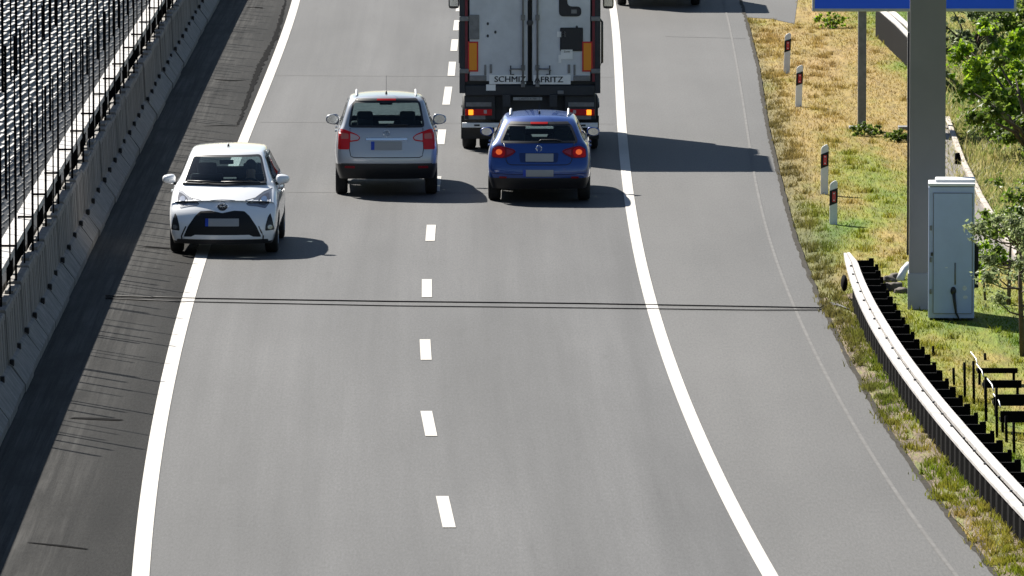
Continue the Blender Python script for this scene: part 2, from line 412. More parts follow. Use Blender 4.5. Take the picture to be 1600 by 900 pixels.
# ------------------------------------------------------------------ the road and its edges (plan curves in metres)
Y0, Y1 = 60.0, 240.0
def curve(pix, deg=3, z=0.0):
    P = [at(px, py, z) for px, py in pix]; ys = np.array([p.y for p in P]); xs = np.array([p.x for p in P])
    c = np.polyfit((ys-140)/50, xs, deg); lo, hi = ys.min(), ys.max(); dc = np.polyder(c)
    def f(y):
        u = (np.clip(y, lo, hi)-140)/50
        return np.polyval(c, u)+np.polyval(dc, u)*(y-np.clip(y, lo, hi))/50
    return f
x_foot = curve([(343, 0), (200, 267), (117, 467), (30, 600), (-1, 705)], 2)
x_left = curve([(464, 0), (424, 100), (383, 225), (313, 415), (284, 500), (255, 610), (238, 720), (228, 800), (224, 900)], 3)
x_right = curve([(956, 0), (967, 150), (985, 300), (1010, 450), (1058, 600), (1127, 760), (1205, 900)], 3)
x_edge = curve([(1158, 0), (1172, 100), (1218, 250), (1243, 350), (1283, 480), (1332, 600), (1402, 700), (1500, 830), (1560, 898)], 3)
YS = np.linspace(Y0, Y1, 121)
def sheet(name, fa, fb, z, m, parent=None, nx=2, uv=False, ys=YS):
    V, Fc, U = [], [], []
    for y in ys:
        a, b = float(fa(y)), float(fb(y))
        for i in range(nx+1):
            V.append((a+(b-a)*i/nx, y, z)); U.append(((b-a)*i/nx, y))
    n = nx+1
    for j in range(len(ys)-1):
        for i in range(nx): Fc.append((j*n+i, j*n+i+1, (j+1)*n+i+1, (j+1)*n+i))
    o = from_data(name, V, Fc, m, parent)
    if uv:
        l = o.data.uv_layers.new(name='UVMap')
        for lp in o.data.loops: l.data[lp.index].uv = U[lp.vertex_index]
    return o
def structure(o): o['kind'] = 'structure'; return o
g = from_data('ground', [(-900, -200, -.35), (900, -200, -.35), (900, 1500, -.35), (-900, 1500, -.35)], [(0, 1, 2, 3)], M['grass']); structure(g)
structure(sheet('road', lambda y: x_left(y)-.02, lambda y: x_right(y)+.02, 0.0, M['road'], nx=8, uv=True))
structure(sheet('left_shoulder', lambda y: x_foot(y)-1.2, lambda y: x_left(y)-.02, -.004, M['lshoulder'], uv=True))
_en = rng.normal(0, 1, 4000); _en = np.convolve(_en, [.25, .5, .25], 'same')
re_ = lambda y: x_edge(y)+float(np.interp(y*3, np.arange(4000), _en))*.008+.010*math.sin(y*.23)
structure(sheet('right_shoulder', lambda y: x_right(y)+.02, re_, -.004, M['rshoulder'], ys=np.linspace(Y0, Y1, 2200)))
structure(sheet('edge_line', lambda y: x_left(y)-.095, lambda y: x_left(y)+.095, .008, M['line']))
o = structure(sheet('edge_line', lambda y: x_right(y)-.086, lambda y: x_right(y)+.086, .008, M['line']))
structure(sheet('shoulder_seam', lambda y: x_edge(y)-.42+.012*math.sin(y*.13), lambda y: x_edge(y)-.375+.012*math.sin(y*.13), .002, M['white_seam']))
for (xa, ya, xb, yb) in [(691, 776, 702, 825), (666, 643, 674, 682), (664, 531, 666, 563), (667, 437, 667, 465), (674, 352, 672, 377),
                         (683, 276, 680, 299), (691, 203, 688, 226), (701, 136, 697, 164), (707, 97, 705, 119), (711, 62, 709, 80), (715, 32, 713, 48), (718, 4, 717, 18),
                         (727, 915, 752, 975)]:
    a, b = at(xa, ya), at(xb, yb)
    hw = .074
    structure(from_data('lane_dash', [(b.x-hw, b.y, .008), (b.x+hw, b.y, .008), (a.x+hw, a.y, .008), (a.x-hw, a.y, .008)], [(0, 1, 2, 3)], M['line']))

# tar cracks on the old shoulder
def strip(name, pix, wd, m, z=.004, jitter=.0, kind='structure'):
    P = [at(*p) for p in pix]; Q = []
    for a, b in zip(P[:-1], P[1:]):
        n = max(1, int((b-a).length/.25))
        for k in range(n): Q.append(a+(b-a)*(k/n))
    Q.append(P[-1]); V, Fc = [], []
    for i, p in enumerate(Q):
        d = (Q[min(i+1, len(Q)-1)]-Q[max(i-1, 0)]).normalized(); nrm = Vector((-d.y, d.x, 0))
        t = i/(len(Q)-1); ww = wd*(.35+.65*math.sin(math.pi*t))*(1+random.uniform(-.4, .4))
        c = p+nrm*random.uniform(-jitter, jitter)
        V += [(*(c+nrm*ww).to_2d(), z), (*(c-nrm*ww).to_2d(), z)]
    for i in range(len(Q)-1): Fc.append((2*i, 2*i+1, 2*i+3, 2*i+2))
    return tag(from_data(name, V, Fc, m), kind=kind)
strip('road_crack', [(447, 0), (430, 60), (405, 105), (392, 140), (372, 195)], .06, M['tar'], jitter=.02)
strip('road_crack', [(336, 124), (360, 126), (384, 125)], .11, M['tar'])
strip('road_crack', [(318, 197), (350, 196), (372, 197)], .10, M['tar'])
strip('road_crack', [(385, 12), (398, 11), (410, 13)], .10, M['tar'])
strip('road_crack', [(112, 653), (150, 655), (188, 657)], .17, M['tar'], jitter=.05)
strip('road_crack', [(40, 848), (90, 853), (138, 858)], .075, M['tar'], jitter=.04)
strip('road_crack', [(226, 385), (245, 387), (285, 389)], .12, M['tar'])
strip('road_crack', [(165, 465), (205, 467), (232, 469)], .18, M['tar'])

for py_, a_, b_ in ((191, 405, 960), (300, 330, 985), (118, 420, 962), (57, 1040, 1165)):
    pa, pb = at(a_, py_), at(b_, py_+3)
    structure(from_data('paving_joint', [(pa.x, pa.y-.035, .003), (pb.x, pb.y-.035, .003), (pb.x, pb.y+.035, .003), (pa.x, pa.y+.035, .003)], [(0, 1, 2, 3)], M['joint']))

# two counting cables laid right across the carriageway
for k, dy in enumerate((0, 7)):
    pix = [(165, 463+dy*.6), (300, 467+dy*.8), (620, 472+dy), (900, 475+dy), (1180, 480+dy*.8), (1281, 482+dy*.5), (1295, 478+dy*.3), (1310, 481+dy*.2), (1330, 490)]
    P = [at(*p) for p in pix]; P = [p+Vector((0, 0, .010 if i < 6 else .05)) for i, p in enumerate(P)]
    tag(tube('counting_cable', P, .009 if k else .011, M['black'], None, 6), ['thinner black cable lying across the road, the farther of the pair', 'black cable lying across the road, nearest the camera of the pair'][k], 'cable')

# ------------------------------------------------------------------ verge on the right: uneven ground and grass blades
def vnoise(x, y):
    return (np.sin(x*1.9+y*.21)*np.sin(y*.17+x*.5)+.5*np.sin(x*4.1-y*.4)*np.sin(y*.37+1)+.25*np.sin(x*9+y*.9))
def vz(x, y):
    e = x-x_edge(y)
    lay = (np.asarray(y) > at(1200, 40).y) & (np.asarray(x) < at(1246, 10).x+.25)
    return np.where(lay, -.022, 0)+np.where(lay, 0, 1)*(np.clip(e, 0, .5)*.12-.035+.018*vnoise(x, y)*np.clip(e/.8, 0, 1)+np.clip(x-9.0, 0, 50)*.10)
ys = np.linspace(78, 236, 420); us = np.concatenate([np.linspace(0, 2, 24), np.linspace(2.2, 12, 50)])
V = []; 
for y in ys:
    x0 = float(x_edge(y))-.12
    for u in us: V.append((x0+u, y, float(vz(x0+u, y))))
n = len(us); Fc = [(j*n+i, j*n+i+1, (j+1)*n+i+1, (j+1)*n+i) for j in range(len(ys)-1) for i in range(n-1)]
structure(from_data('verge', V, Fc, M['grass'], None, True))
def poly(name, pix, z, m, dense=False):
    P = [at(*p, z) for p in pix]; return structure(from_data(name, P, [list(range(len(P)))][0:1], m))
# bare earth strip along the guard rail
x_rail = curve([(1325, 475), (1369, 561), (1417, 628), (1467, 700), (1500, 742), (1592, 844)], 2)
V = []; yy = np.linspace(80, 121, 160)
for y in yy:
    a = float(x_edge(y))+.03+.03*math.sin(y*.43)+.03*math.sin(y*1.1); b = float(x_rail(y))+.25
    for i in range(4):
        x = a+(b-a)*i/3; V.append((x, y, float(vz(x, y))+.03))
structure(from_data('earth_strip', V, [(j*4+i, j*4+i+1, j*4+i+5, j*4+i+4) for j in range(159) for i in range(3)], M['soil']))
# lay-by at the far end of the shoulder
P = [at(*p, .004) for p in [(1118, -60), (1128, 24), (1205, 28), (1241, 36), (1246, 0), (1252, -60)]]
structure(from_data('lay_by', [p+Vector((0, 0, -.018)) for p in P], [list(range(6))], M['rshoulder']))
# path with a stone kerb behind the column
pp = [(1476, 190), (1488, 225), (1500, 258), (1530, 318), (1556, 362), (1588, 410)]
P = [at(*p, .06) for p in pp]
V = []; 
for p in P: V += [(p.x-.62, p.y-.3, float(vz(p.x, p.y))+.07), (p.x, p.y, float(vz(p.x, p.y))+.07)]
structure(from_data('path', V, [(2*i, 2*i+1, 2*i+3, 2*i+2) for i in range(len(P)-1)], M['path']))
bm = bmesh.new()
for a, b in zip(P[:-1], P[1:]):
    n = max(1, int((b-a).length/.95))
    for k in range(n):
        c = a+(b-a)*((k+.5)/n); d = (b-a); 
        add_box(bm, (c.x+.05, c.y, .08), (.09, (d.length/n)*.95, .16), Matrix.Rotation(math.atan2(d.y, d.x)-math.pi/2, 3, 'Z'), .012)
structure(from_bm('path_kerb', bm, M['kerb']))

_cn = np.convolve(rng.normal(0, 1, 6000), [.2, .3, .3, .2], 'same')
structure(sheet('edge_crumble', lambda y: re_(y)-.022-.014*float(np.interp(y*9.3, np.arange(6000), _cn)), lambda y: re_(y)+.05, .003, M['crumble'], ys=np.linspace(84, 210, 1500)))
def blades(name, pts, hmin, hmax, wd, lean, m):
    pts = np.asarray(pts); n = len(pts); h = rng.uniform(hmin, hmax, n); a = rng.uniform(0, 2*math.pi, n); ld = rng.uniform(0, 2*math.pi, n); le = rng.uniform(.1, lean, n)*h
    ww = rng.uniform(.6, 1.3, n)*wd
    t = np.stack([np.cos(a)*ww, np.sin(a)*ww, np.zeros(n)], 1); L = np.stack([np.cos(ld)*le, np.sin(ld)*le, h*.9], 1)
    mid = pts+L*np.array([.35, .35, .55])
    V = np.empty((n*5, 3)); V[0::5] = pts-t; V[1::5] = pts+t; V[2::5] = mid+t*.7; V[3::5] = mid-t*.7; V[4::5] = pts+L
    i = np.arange(n)*5
    Q = np.stack([i, i+1, i+2, i+3], 1).tolist(); T = np.stack([i+3, i+2, i+4], 1).tolist()
    return from_data(name, V.tolist(), Q+T, m)
N = 130000
y = 86+ (rng.random(N)**1.25)*112; e = rng.random(N)**.9*7.5+.02
x = np.array([float(q) for q in x_edge(y)])+e
dens = vnoise(x*1.6, y*.16)+.5*rng.standard_normal(N)
onpath = np.zeros(N, bool)
for i in range(len(P)-1):
    a, b = P[i], P[i+1]; t = (y-a.y)/(b.y-a.y+1e-9); px = a.x+(b.x-a.x)*t
    onpath |= (t >= 0) & (t <= 1) & (x > px-.60) & (x < px+.12)
strip_ = (y < 121) & (x < np.array([float(q) for q in x_rail(y)])+.3)
dens2 = np.sin(y*1.7)+np.sin(y*.61+1)*1.2+np.sin(x*7+y*4.3)*.8
onlay = (y > at(1200, 36).y) & (x < at(1246, 10).x)
keep = (~onpath) & (~onlay) & (dens > -.9) & (~strip_ | (dens2+.5*rng.standard_normal(N) > .1))
p3 = np.stack([x, y, vz(x, y)-.005], 1)[keep]
tag(blades('grass', p3, .02, .065, .008, 1.0, M['blade']), kind='stuff')
# taller tufts along the asphalt edge and the rail
T = []
for k in range(620):
    yy_ = 84+random.random()**1.2*105; xx = float(x_edge(yy_))+random.choice([random.uniform(.05, .5), random.uniform(.3, 1.6), random.uniform(1, 6)])
    if yy_ < 121 and abs(xx-float(x_rail(yy_))-.15) < .25: continue
    for q in range(random.randint(18, 70)):
        r = abs(random.gauss(0, .11)); a = random.random()*6.3; xq, yq = xx+r*math.cos(a), yy_+r*math.sin(a)*1.6
        if xq > float(x_edge(yq))+.02: T.append((xq, yq, float(vz(xq, yq))-.005))
for k in range(260):
    yy_ = 85+random.random()*36; xx = random.uniform(float(x_edge(yy_))+.04, float(x_rail(yy_))+.05)
    for q in range(random.randint(20, 60)):
        r = abs(random.gauss(0, .07)); a = random.random()*6.3; T.append((xx+r*math.cos(a), yy_+r*2*math.sin(a), float(vz(xx, yy_))+.02))
tag(blades('grass_tufts', T, .04, .13, .008, .9, M['blade']), kind='stuff')

# ------------------------------------------------------------------ left: precast barrier, guard rail and louvred screen
def seg_dir(f, a, b):
    p, q = Vector((float(f(a)), a, 0)), Vector((float(f(b)), b, 0)); return p, q
SEG = 2.15; yb = 84.0; k = 0
prof = [(.02, 0), (.02, .10), (-.16, .34), (-.20, .36), (-.235, 1.02), (-.25, 1.04), (-.40, 1.04), (-.42, 1.02), (-.46, 0)]
while yb < 216:
    a, b = seg_dir(x_foot, yb+.015, yb+SEG-.015)
    h = 1.0+(.0, .03, -.02, .015, .04)[k % 5]
    top = random.uniform(-.012, .012)
    bm = bmesh.new()
    rings = []
    for p in (a, b): rings.append([bm.verts.new((p.x+dx+top, p.y, z*h)) for dx, z in prof])
    n = len(prof)
    for i in range(n): bm.faces.new((rings[0][i], rings[1][i], rings[1][(i+1) % n], rings[0][(i+1) % n]))
    bm.faces.new(rings[0]); bm.faces.new(rings[1][::-1])
    nmr = thing('concrete_barrier', 'weathered grey precast concrete barrier segment in the row along the left shoulder', 'barrier', ((a.x+b.x)/2, (a.y+b.y)/2, 0), 0, 'precast barrier segments in a row')
    bmesh.ops.translate(bm, verts=bm.verts, vec=(-nmr.location.x, -nmr.location.y, 0))
    from_bm('segment', bm, M['concrete'], nmr)
    ln = (b-a)
    # board marks and the drain notch
    for q in range(4):
        t = (q+.5+random.uniform(-.2, .2))/4-.5; c = ln*t
        bm = bmesh.new(); add_box(bm, (c.x-.218+top, c.y, .68), (.014, .035, .58), Matrix.Rotation(-.045, 3, 'Y')); from_bm('board_mark', bm, M['concrete'], nmr)
    bm = bmesh.new(); add_box(bm, (-ln.x*.46-.165+top, -ln.y*.46, .38), (.06, .12, .09), None, .015); from_bm('drain_notch', bm, M['black'], nmr)
    if k % 3 != 1:
        bm = bmesh.new(); add_box(bm, (-.32+top, 0, 1.045*h+.015), (.12, .75, .05), None, .01); from_bm('lifting_lug', bm, M['concrete'], nmr)
    yb += SEG; k += 1

screen = thing('louvred_screen', 'tall slanting louvred metal screen with black upright rods behind the concrete barrier', 'screen', (0, 0, 0))
fs = lambda y, d: float(x_foot(y))+d
bay = 2.9; yb = 86.0
SLOPE = math.radians(38)
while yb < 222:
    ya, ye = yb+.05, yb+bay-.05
    # lower louvres darkened to paint in shade, then the pale upper ones
    for part, s0, s1, mm, pitch in (('lower_louvre', .05, .78, 'slat_shade', .10), ('upper_louvre', .78, 4.6, 'slat', .112)):
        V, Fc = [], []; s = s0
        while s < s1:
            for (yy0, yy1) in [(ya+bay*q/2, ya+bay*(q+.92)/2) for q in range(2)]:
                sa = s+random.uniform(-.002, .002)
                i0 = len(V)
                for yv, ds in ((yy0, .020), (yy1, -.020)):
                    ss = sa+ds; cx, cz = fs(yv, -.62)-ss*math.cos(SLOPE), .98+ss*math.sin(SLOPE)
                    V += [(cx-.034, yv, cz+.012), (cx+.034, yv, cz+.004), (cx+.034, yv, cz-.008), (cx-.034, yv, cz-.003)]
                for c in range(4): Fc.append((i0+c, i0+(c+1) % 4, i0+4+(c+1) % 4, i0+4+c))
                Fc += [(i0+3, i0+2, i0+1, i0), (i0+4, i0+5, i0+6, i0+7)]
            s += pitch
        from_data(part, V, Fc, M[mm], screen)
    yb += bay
V, Fc = [], []
for y in np.arange(84, 224, 2.0):
    V += [(fs(y, -.52), y, -.3), (fs(y, -.52), y, .93), (fs(y, -.60)-4.7*math.cos(SLOPE), y, .90+4.7*math.sin(SLOPE)), (fs(y, -.60)-4.8*math.cos(SLOPE), y, -.3)]
nn = len(V)//4
for i in range(nn-1):
    for c in range(3): Fc.append((4*i+c, 4*i+c+1, 4*i+4+c+1, 4*i+4+c))
from_data('backing', V, Fc, M['dark_grey'], screen)
def ribbon(name, da, db, z0, z1, m, parent, y0=84, y1=222):
    V, Fc = [], []
    for y in np.arange(y0, y1, 2.0): V += [(fs(y, da), y, z1), (fs(y, db), y, z1-.004), (fs(y, db), y, z0), (fs(y, da), y, z0)]
    for i in range(len(V)//4-1):
        for c in range(4): Fc.append((4*i+c, 4*i+4+c, 4*i+4+(c+1) % 4, 4*i+(c+1) % 4))
    Fc += [(0, 1, 2, 3)]; return from_data(name, V, Fc, m, parent)
rail = thing('box_beam_rail', 'pale galvanised box beam running along behind the top of the concrete barrier', 'guard rail')
ribbon('beam', -.58, -.34, 1.40, 1.50, M['rail_white'], rail)
bm_posts = []
yb = 87.0; 
while yb < 220:
    pbx = fs(yb, -.45)
    bm = bmesh.new(); add_box(bm, (pbx, yb, .70), (.09, .12, 1.39), None, .01); from_bm('post', bm, M['black_steel'], rail)
    yb += 1.45*2
for row, (d, z0, z1, th0) in enumerate([(-.315, .95, 3.15, .016), (-1.0, 1.25, 3.6, .019), (-1.8, 1.85, 4.5, .021)]):
    yb = 104.2+row*.37; k = 0
    while yb < 221:
        z1 = float(np.interp(yb, [116, 196], [[3.15, 2.5], [3.6, 3.2], [4.6, 4.0]][row]))
        x = fs(yb, d); thick = th0 if k % 2 == 0 else th0*.65
        bm = bmesh.new(); add_box(bm, (x, yb, (z0+z1)/2), (thick*2, thick*2, z1-z0), None)
        from_bm('upright_rod', bm, M['black_steel'], screen)
        if row == 0 and k % 2 == 0:
            bm = bmesh.new(); add_box(bm, (x-.11, yb, 1.525), (.2, .03, .03)); from_bm('rod_bracket', bm, M['black_steel'], screen)
        yb += (2.35 if k % 3 else 1.6)*(1 if row == 0 else 1.1); k += 1

# ------------------------------------------------------------------ cars
def make_body(p):
    """closed smooth car body from a control cage; returns dense vertices and faces in car space (rear at y=0, nose at y=L)"""
    L, m, Mr = p['L'], p['m'], len(p['rear'])-1
    rear, nose, scr, side = p['rear'], p['nose'], p['screen'], p['side']
    cols, c = p['cols'], p['c']           # lower columns (fractions of L), cowl column index
    n = len(cols)-1
    U = [-1, -.86, -.5, 0, .5, .86, 1]
    def bul(u): return 1-abs(u)**2.4
    def P(k, j):
        if k <= m:
            f = cols[j]
            ry, rz, rx = rear[k]; ny, nz, nx = nose[k]
            if j == 0: return Vector((rx, ry, rz))
            if j == n: return Vector((nx, L-ny, nz))
            sx, sz = side[k]
            y = f*L
            t = (y-ry)/(L-ny-ry)
            z = rz+(nz-rz)*t
            if k == m:
                cz = p['cowl_z']; yc = cols[c]*L
                z = rz+(cz-rz)*((y-ry)/(yc-ry)) if y <= yc else cz+(nz-cz)*((y-yc)/(L-ny-yc))**1.35
            x = sx*w_(f)
            return Vector((x, y, z))
        ry, rz, rx = rear[k]; fy, fz, fx = scr[k-m]
        t = (cols[j]-cols[0])/(cols[c]-cols[0]); t = t if j not in (0, c) else (0 if j == 0 else 1)
        s = math.sin(math.pi*t)
        return Vector((rx+(fx-rx)*t+s*p.get('gx', .02), ry+(fy-ry)*t, rz+(fz-rz)*t+s*(p['arch'] if k >= Mr-1 else .0)))
    def w_(f):
        a = p['plan']; 
        return float(np.interp(f, a[0], a[1]))
    bm = bmesh.new(); cache = {}
    def v(q):
        key = (round(q.x, 4), round(q.y, 4), round(q.z, 4))
        if key not in cache: cache[key] = bm.verts.new(q)
        return cache[key]
    def quad(a, b, cc, d):
        vs = [v(a), v(b), v(cc), v(d)]
        if len(set(vs)) == 4:
            try: bm.faces.new(vs)
            except ValueError: pass
    def S(q, s): return Vector((q.x*s, q.y, q.z))
    for s in (-1, 1):
        for k in range(Mr):
            lim = n if k < m else c
            for j in range(lim):
                a, b, cc, d = S(P(k, j), s), S(P(k, j+1), s), S(P(k+1, j+1), s), S(P(k+1, j), s)
                quad(a, b, cc, d) if s > 0 else quad(a, d, cc, b)
    def RC(k, u):
        q = P(k, 0); return Vector((q.x*u, q.y-p['rb']*bul(u), q.z+p['rcrown'][k]*bul(u)))
    def RF(j, u):
        q = P(Mr, j); t = 0 if j == 0 else (1 if j == c else (cols[j]/cols[c]))
        return Vector((q.x*u, q.y+(-p['rb']*(1-t)+p['wb']*t)*bul(u), q.z+p['rcrown'][Mr]*bul(u)))
    def WS(k, u):
        q = P(k, c) if k > m else P(m, c)
        t = (k-m)/(Mr-m); return Vector((q.x*u, q.y+p['wb']*bul(u), q.z+(p['hcrown']*(1-t)+p['rcrown'][Mr]*t)*bul(u)))
    def HD(j, u):
        q = P(m, j); t = (j-c)/(n-c); return Vector((q.x*u, q.y+(p['wb']*(1-t)+p['nb']*t)*bul(u), q.z+(p['hcrown']*(1-t)+p['ncrown']*t)*bul(u)))
    def NC(k, u):
        q = P(k, n); return Vector((q.x*u, q.y+p['nb']*bul(u), q.z+(p['ncrown'] if k == m else 0)*bul(u)))
    for i in range(len(U)-1):
        a, b = U[i], U[i+1]
        for k in range(Mr): quad(RC(k, a), RC(k, b), RC(k+1, b), RC(k+1, a))
        for j in range(c): quad(RF(j, a), RF(j, b), RF(j+1, b), RF(j+1, a))
        for k in range(m, Mr): quad(WS(k, b), WS(k, a), WS(k+1, a), WS(k+1, b))
        for j in range(c, n): quad(HD(j, a), HD(j, b), HD(j+1, b), HD(j+1, a))
        for k in range(m): quad(NC(k, b), NC(k, a), NC(k+1, a), NC(k+1, b))
    # creases keep the shoulder, the roof edge and the bumper step readable
    bm.verts.ensure_lookup_table()
    me = bpy.data.meshes.new('cage'); bm.normal_update(); bm.to_mesh(me); bm.free()
    o = bpy.data.objects.new('cage', me); COL.objects.link(o)
    cr = me.attributes.new('crease_edge', 'FLOAT', 'EDGE')
    for e in me.edges:
        a, b = me.vertices[e.vertices[0]].co, me.vertices[e.vertices[1]].co
        for kk, val in p.get('crease', {}).items():
            if kk <= m:
                for (yy, zz, xx), isr in ((rear[kk], 1),):
                    if abs(a.z-zz) < .045 and abs(b.z-zz) < .045 and a.y < .4 and b.y < .4: cr.data[e.index].value = val
    sm = o.modifiers.new('s', 'SUBSURF'); sm.levels = 3; sm.render_levels = 3
    me2 = bpy.data.meshes.new_from_object(o.evaluated_get(bpy.context.evaluated_depsgraph_get()))
    bpy.data.objects.remove(o)
    V = [v_.co.copy() for v_ in me2.vertices]; Fc = [tuple(q.vertices) for q in me2.polygons]
    bpy.data.meshes.remove(me2)
    return V, Fc

def split_faces(V, Fc, fn):
    G = {}
    for f in Fc:
        c = sum((V[i] for i in f), Vector())/len(f); nn = (V[f[1]]-V[f[0]]).cross(V[f[2]]-V[f[0]]); nn = nn.normalized() if nn.length > 0 else nn
        k = fn(c, nn)
        if k: G.setdefault(k, []).append(f)
    return G
def sub_mesh(name, V, Fc, m, parent):
    ids = sorted({i for f in Fc for i in f}); mp = {q: i for i, q in enumerate(ids)}
    return from_data(name, [V[i] for i in ids], [[mp[i] for i in f] for f in Fc], m, parent, True)

def wheel(root, x, y, r, wdt, side):
    bm = bmesh.new()
    h = wdt/2
    lathe_x(bm, [(-h*.7, r*.62), (-h, r*.72), (-h*.98, r*.90), (-h*.80, r*.985), (-h*.4, r), (h*.4, r), (h*.80, r*.985), (h*.98, r*.90), (h, r*.72), (h*.7, r*.62)], 40)
    ty = from_bm('wheel', bm, M['rubber'], root, True); ty.location = (x, y, r)
    bm = bmesh.new()
    o = side*h*.75
    lathe_x(bm, [(o-side*.02, r*.60), (o+side*.012, r*.64), (o+side*.02, r*.60), (o-side*.01, r*.54), (o-side*.05, r*.5)], 32)
    for q in range(5):
        a = 2*math.pi*q/5
        add_box(bm, (o+side*.004, r*.30*math.cos(a), r*.30*math.sin(a)), (.025, .06, r*.56), Matrix.Rotation(-a+math.pi/2, 3, 'X'))
    ellipsoid(bm, (o+side*.01, 0, 0), (.02, .06, .06), 12)
    from_bm('rim', bm, M['alloy'], ty, False)
    return ty
def mirror_unit(root, x, y, z, s, m, size=(.105, .10, .075), back=False):
    bm = bmesh.new()
    r = bmesh.ops.create_uvsphere(bm, u_segments=16, v_segments=12, radius=1)
    for v in bm.verts:
        v.co.x = math.copysign(abs(v.co.x)**.75, v.co.x); v.co.z = math.copysign(abs(v.co.z)**.7, v.co.z)
        if v.co.y < 0: v.co.y *= .35
        v.co.z *= 1-.18*(v.co.x*s)
    bmesh.ops.transform(bm, matrix=Matrix.Translation((x, y, z)) @ Matrix.Diagonal((*size, 1)), verts=bm.verts)
    o = from_bm('wing_mirror', bm, m, root, True)
    bm = bmesh.new(); r = bmesh.ops.create_circle(bm, cap_ends=True, segments=20, radius=1)
    bmesh.ops.transform(bm, matrix=Matrix.Translation((x, y-size[1]*.36, z)) @ Matrix.Rotation(math.pi/2, 4, 'X') @ Matrix.Diagonal((size[0]*.82, size[2]*.82, 1, 1)), verts=bm.verts)
    from_bm('mirror_glass', bm, M['chrome'], o)
    tube('mirror_arm', [(x-s*size[0]*.7, y+.02, z-size[2]*.75), (x-s*size[0]*1.35, y+.05, z-size[2]*1.15), (x-s*(size[0]*2.0), y+.05, z-size[2]*1.2)], [.028, .03, .035], M['plastic'], o)
    return o
def seat(root, x, y, z, head=True):
    s = box('seat', (x, y, z+.08), (.48, .5, .16), M['seat'], root, .05)
    bm = bmesh.new(); add_box(bm, (x, y-.28, z+.42), (.48, .13, .60), Matrix.Rotation(.18, 3, 'X'), .05); from_bm('seat_backrest', bm, M['seat'], s)
    bm = bmesh.new(); add_box(bm, (x, y-.37, z+.79), (.27, .09, .19), Matrix.Rotation(.12, 3, 'X'), .05); from_bm('headrest', bm, M['seat'], s)
    return s
def person_in(x, y, z, loc, rz, label):
    """seated driver, hands on the wheel: one continuous figure with hair and a top over it"""
    t = thing('person', label, 'person', loc, rz)
    J = [(0, 0, .10), (0, -.04, .32), (0, -.06, .50), (0, -.06, .60), (0, -.045, .70), (0, -.04, .80),
         (-.19, -.06, .50), (-.26, .08, .28), (-.17, .32, .36), (-.14, .40, .39), (.19, -.06, .50), (.26, .08, .28), (.17, .32, .36), (.14, .40, .39),
         (-.12, .10, .08), (-.14, .42, .12), (-.14, .60, -.22), (.12, .10, .08), (.14, .42, .12), (.14, .60, -.22)]
    E = [(0, 1), (1, 2), (2, 3), (3, 4), (4, 5), (2, 6), (6, 7), (7, 8), (8, 9), (2, 10), (10, 11), (11, 12), (12, 13), (0, 14), (14, 15), (15, 16), (0, 17), (17, 18), (18, 19)]
    Rr = [.14, .14, .13, .055, .085, .075, .065, .045, .035, .038, .065, .045, .035, .038, .085, .065, .05, .085, .065, .05]
    me = bpy.data.meshes.new('b'); me.from_pydata([(x+a, y+b, z+c) for a, b, c in J], E, []); me.update()
    o = bpy.data.objects.new('b', me); COL.objects.link(o)
    sk = o.modifiers.new('k', 'SKIN'); o.modifiers.new('s', 'SUBSURF').levels = 2
    if not me.skin_vertices: me.attributes.new('skin', 'FLOAT', 'POINT')
    for i, q in enumerate(me.skin_vertices[0].data if me.skin_vertices else []): q.radius = (Rr[i], Rr[i]); q.use_root = (i == 0)
    me2 = bpy.data.meshes.new_from_object(o.evaluated_get(bpy.context.evaluated_depsgraph_get())); bpy.data.objects.remove(o)
    link_mesh('body', me2, M['skin'], t); me2.materials.clear(); me2.materials.append(M['skin'])
    bm = bmesh.new(); ellipsoid(bm, (x, y-.075, z+.80), (.095, .10, .11), 16); from_bm('hair', bm, M['hair'], t, True)
    me = bpy.data.meshes.new('c'); idx = [0, 1, 2, 6, 7, 8, 10, 11, 12]; mp = {q: i for i, q in enumerate(idx)}
    me.from_pydata([(x+J[i][0], y+J[i][1], z+J[i][2]) for i in idx], [(mp[a], mp[b]) for a, b in E if a in mp and b in mp], []); me.update()
    o = bpy.data.objects.new('c', me); COL.objects.link(o); o.modifiers.new('k', 'SKIN'); o.modifiers.new('s', 'SUBSURF').levels = 2
    for i, q in enumerate(me.skin_vertices[0].data): rr = Rr[idx[i]]+.014; q.radius = (rr, rr); q.use_root = (i == 0)
    me2 = bpy.data.meshes.new_from_object(o.evaluated_get(bpy.context.evaluated_depsgraph_get())); bpy.data.objects.remove(o)
    link_mesh('jumper', me2, M['shirt'], t); me2.materials.clear(); me2.materials.append(M['shirt'])
    return t

def window(bvh, root, name, o, axis, frit=.035):
    f = patch(bvh, o, axis, name, M['glass'], root, off=.003, th=.004)
    patch(bvh, o, axis, 'window_surround', M['plastic'], f, off=.006, th=.010, hole=shrink(o, frit))
    return f
def rect(x0, x1, z0, z1, r=.01): return rounded([(x0, z0), (x1, z0), (x1, z1), (x0, z1)], r)

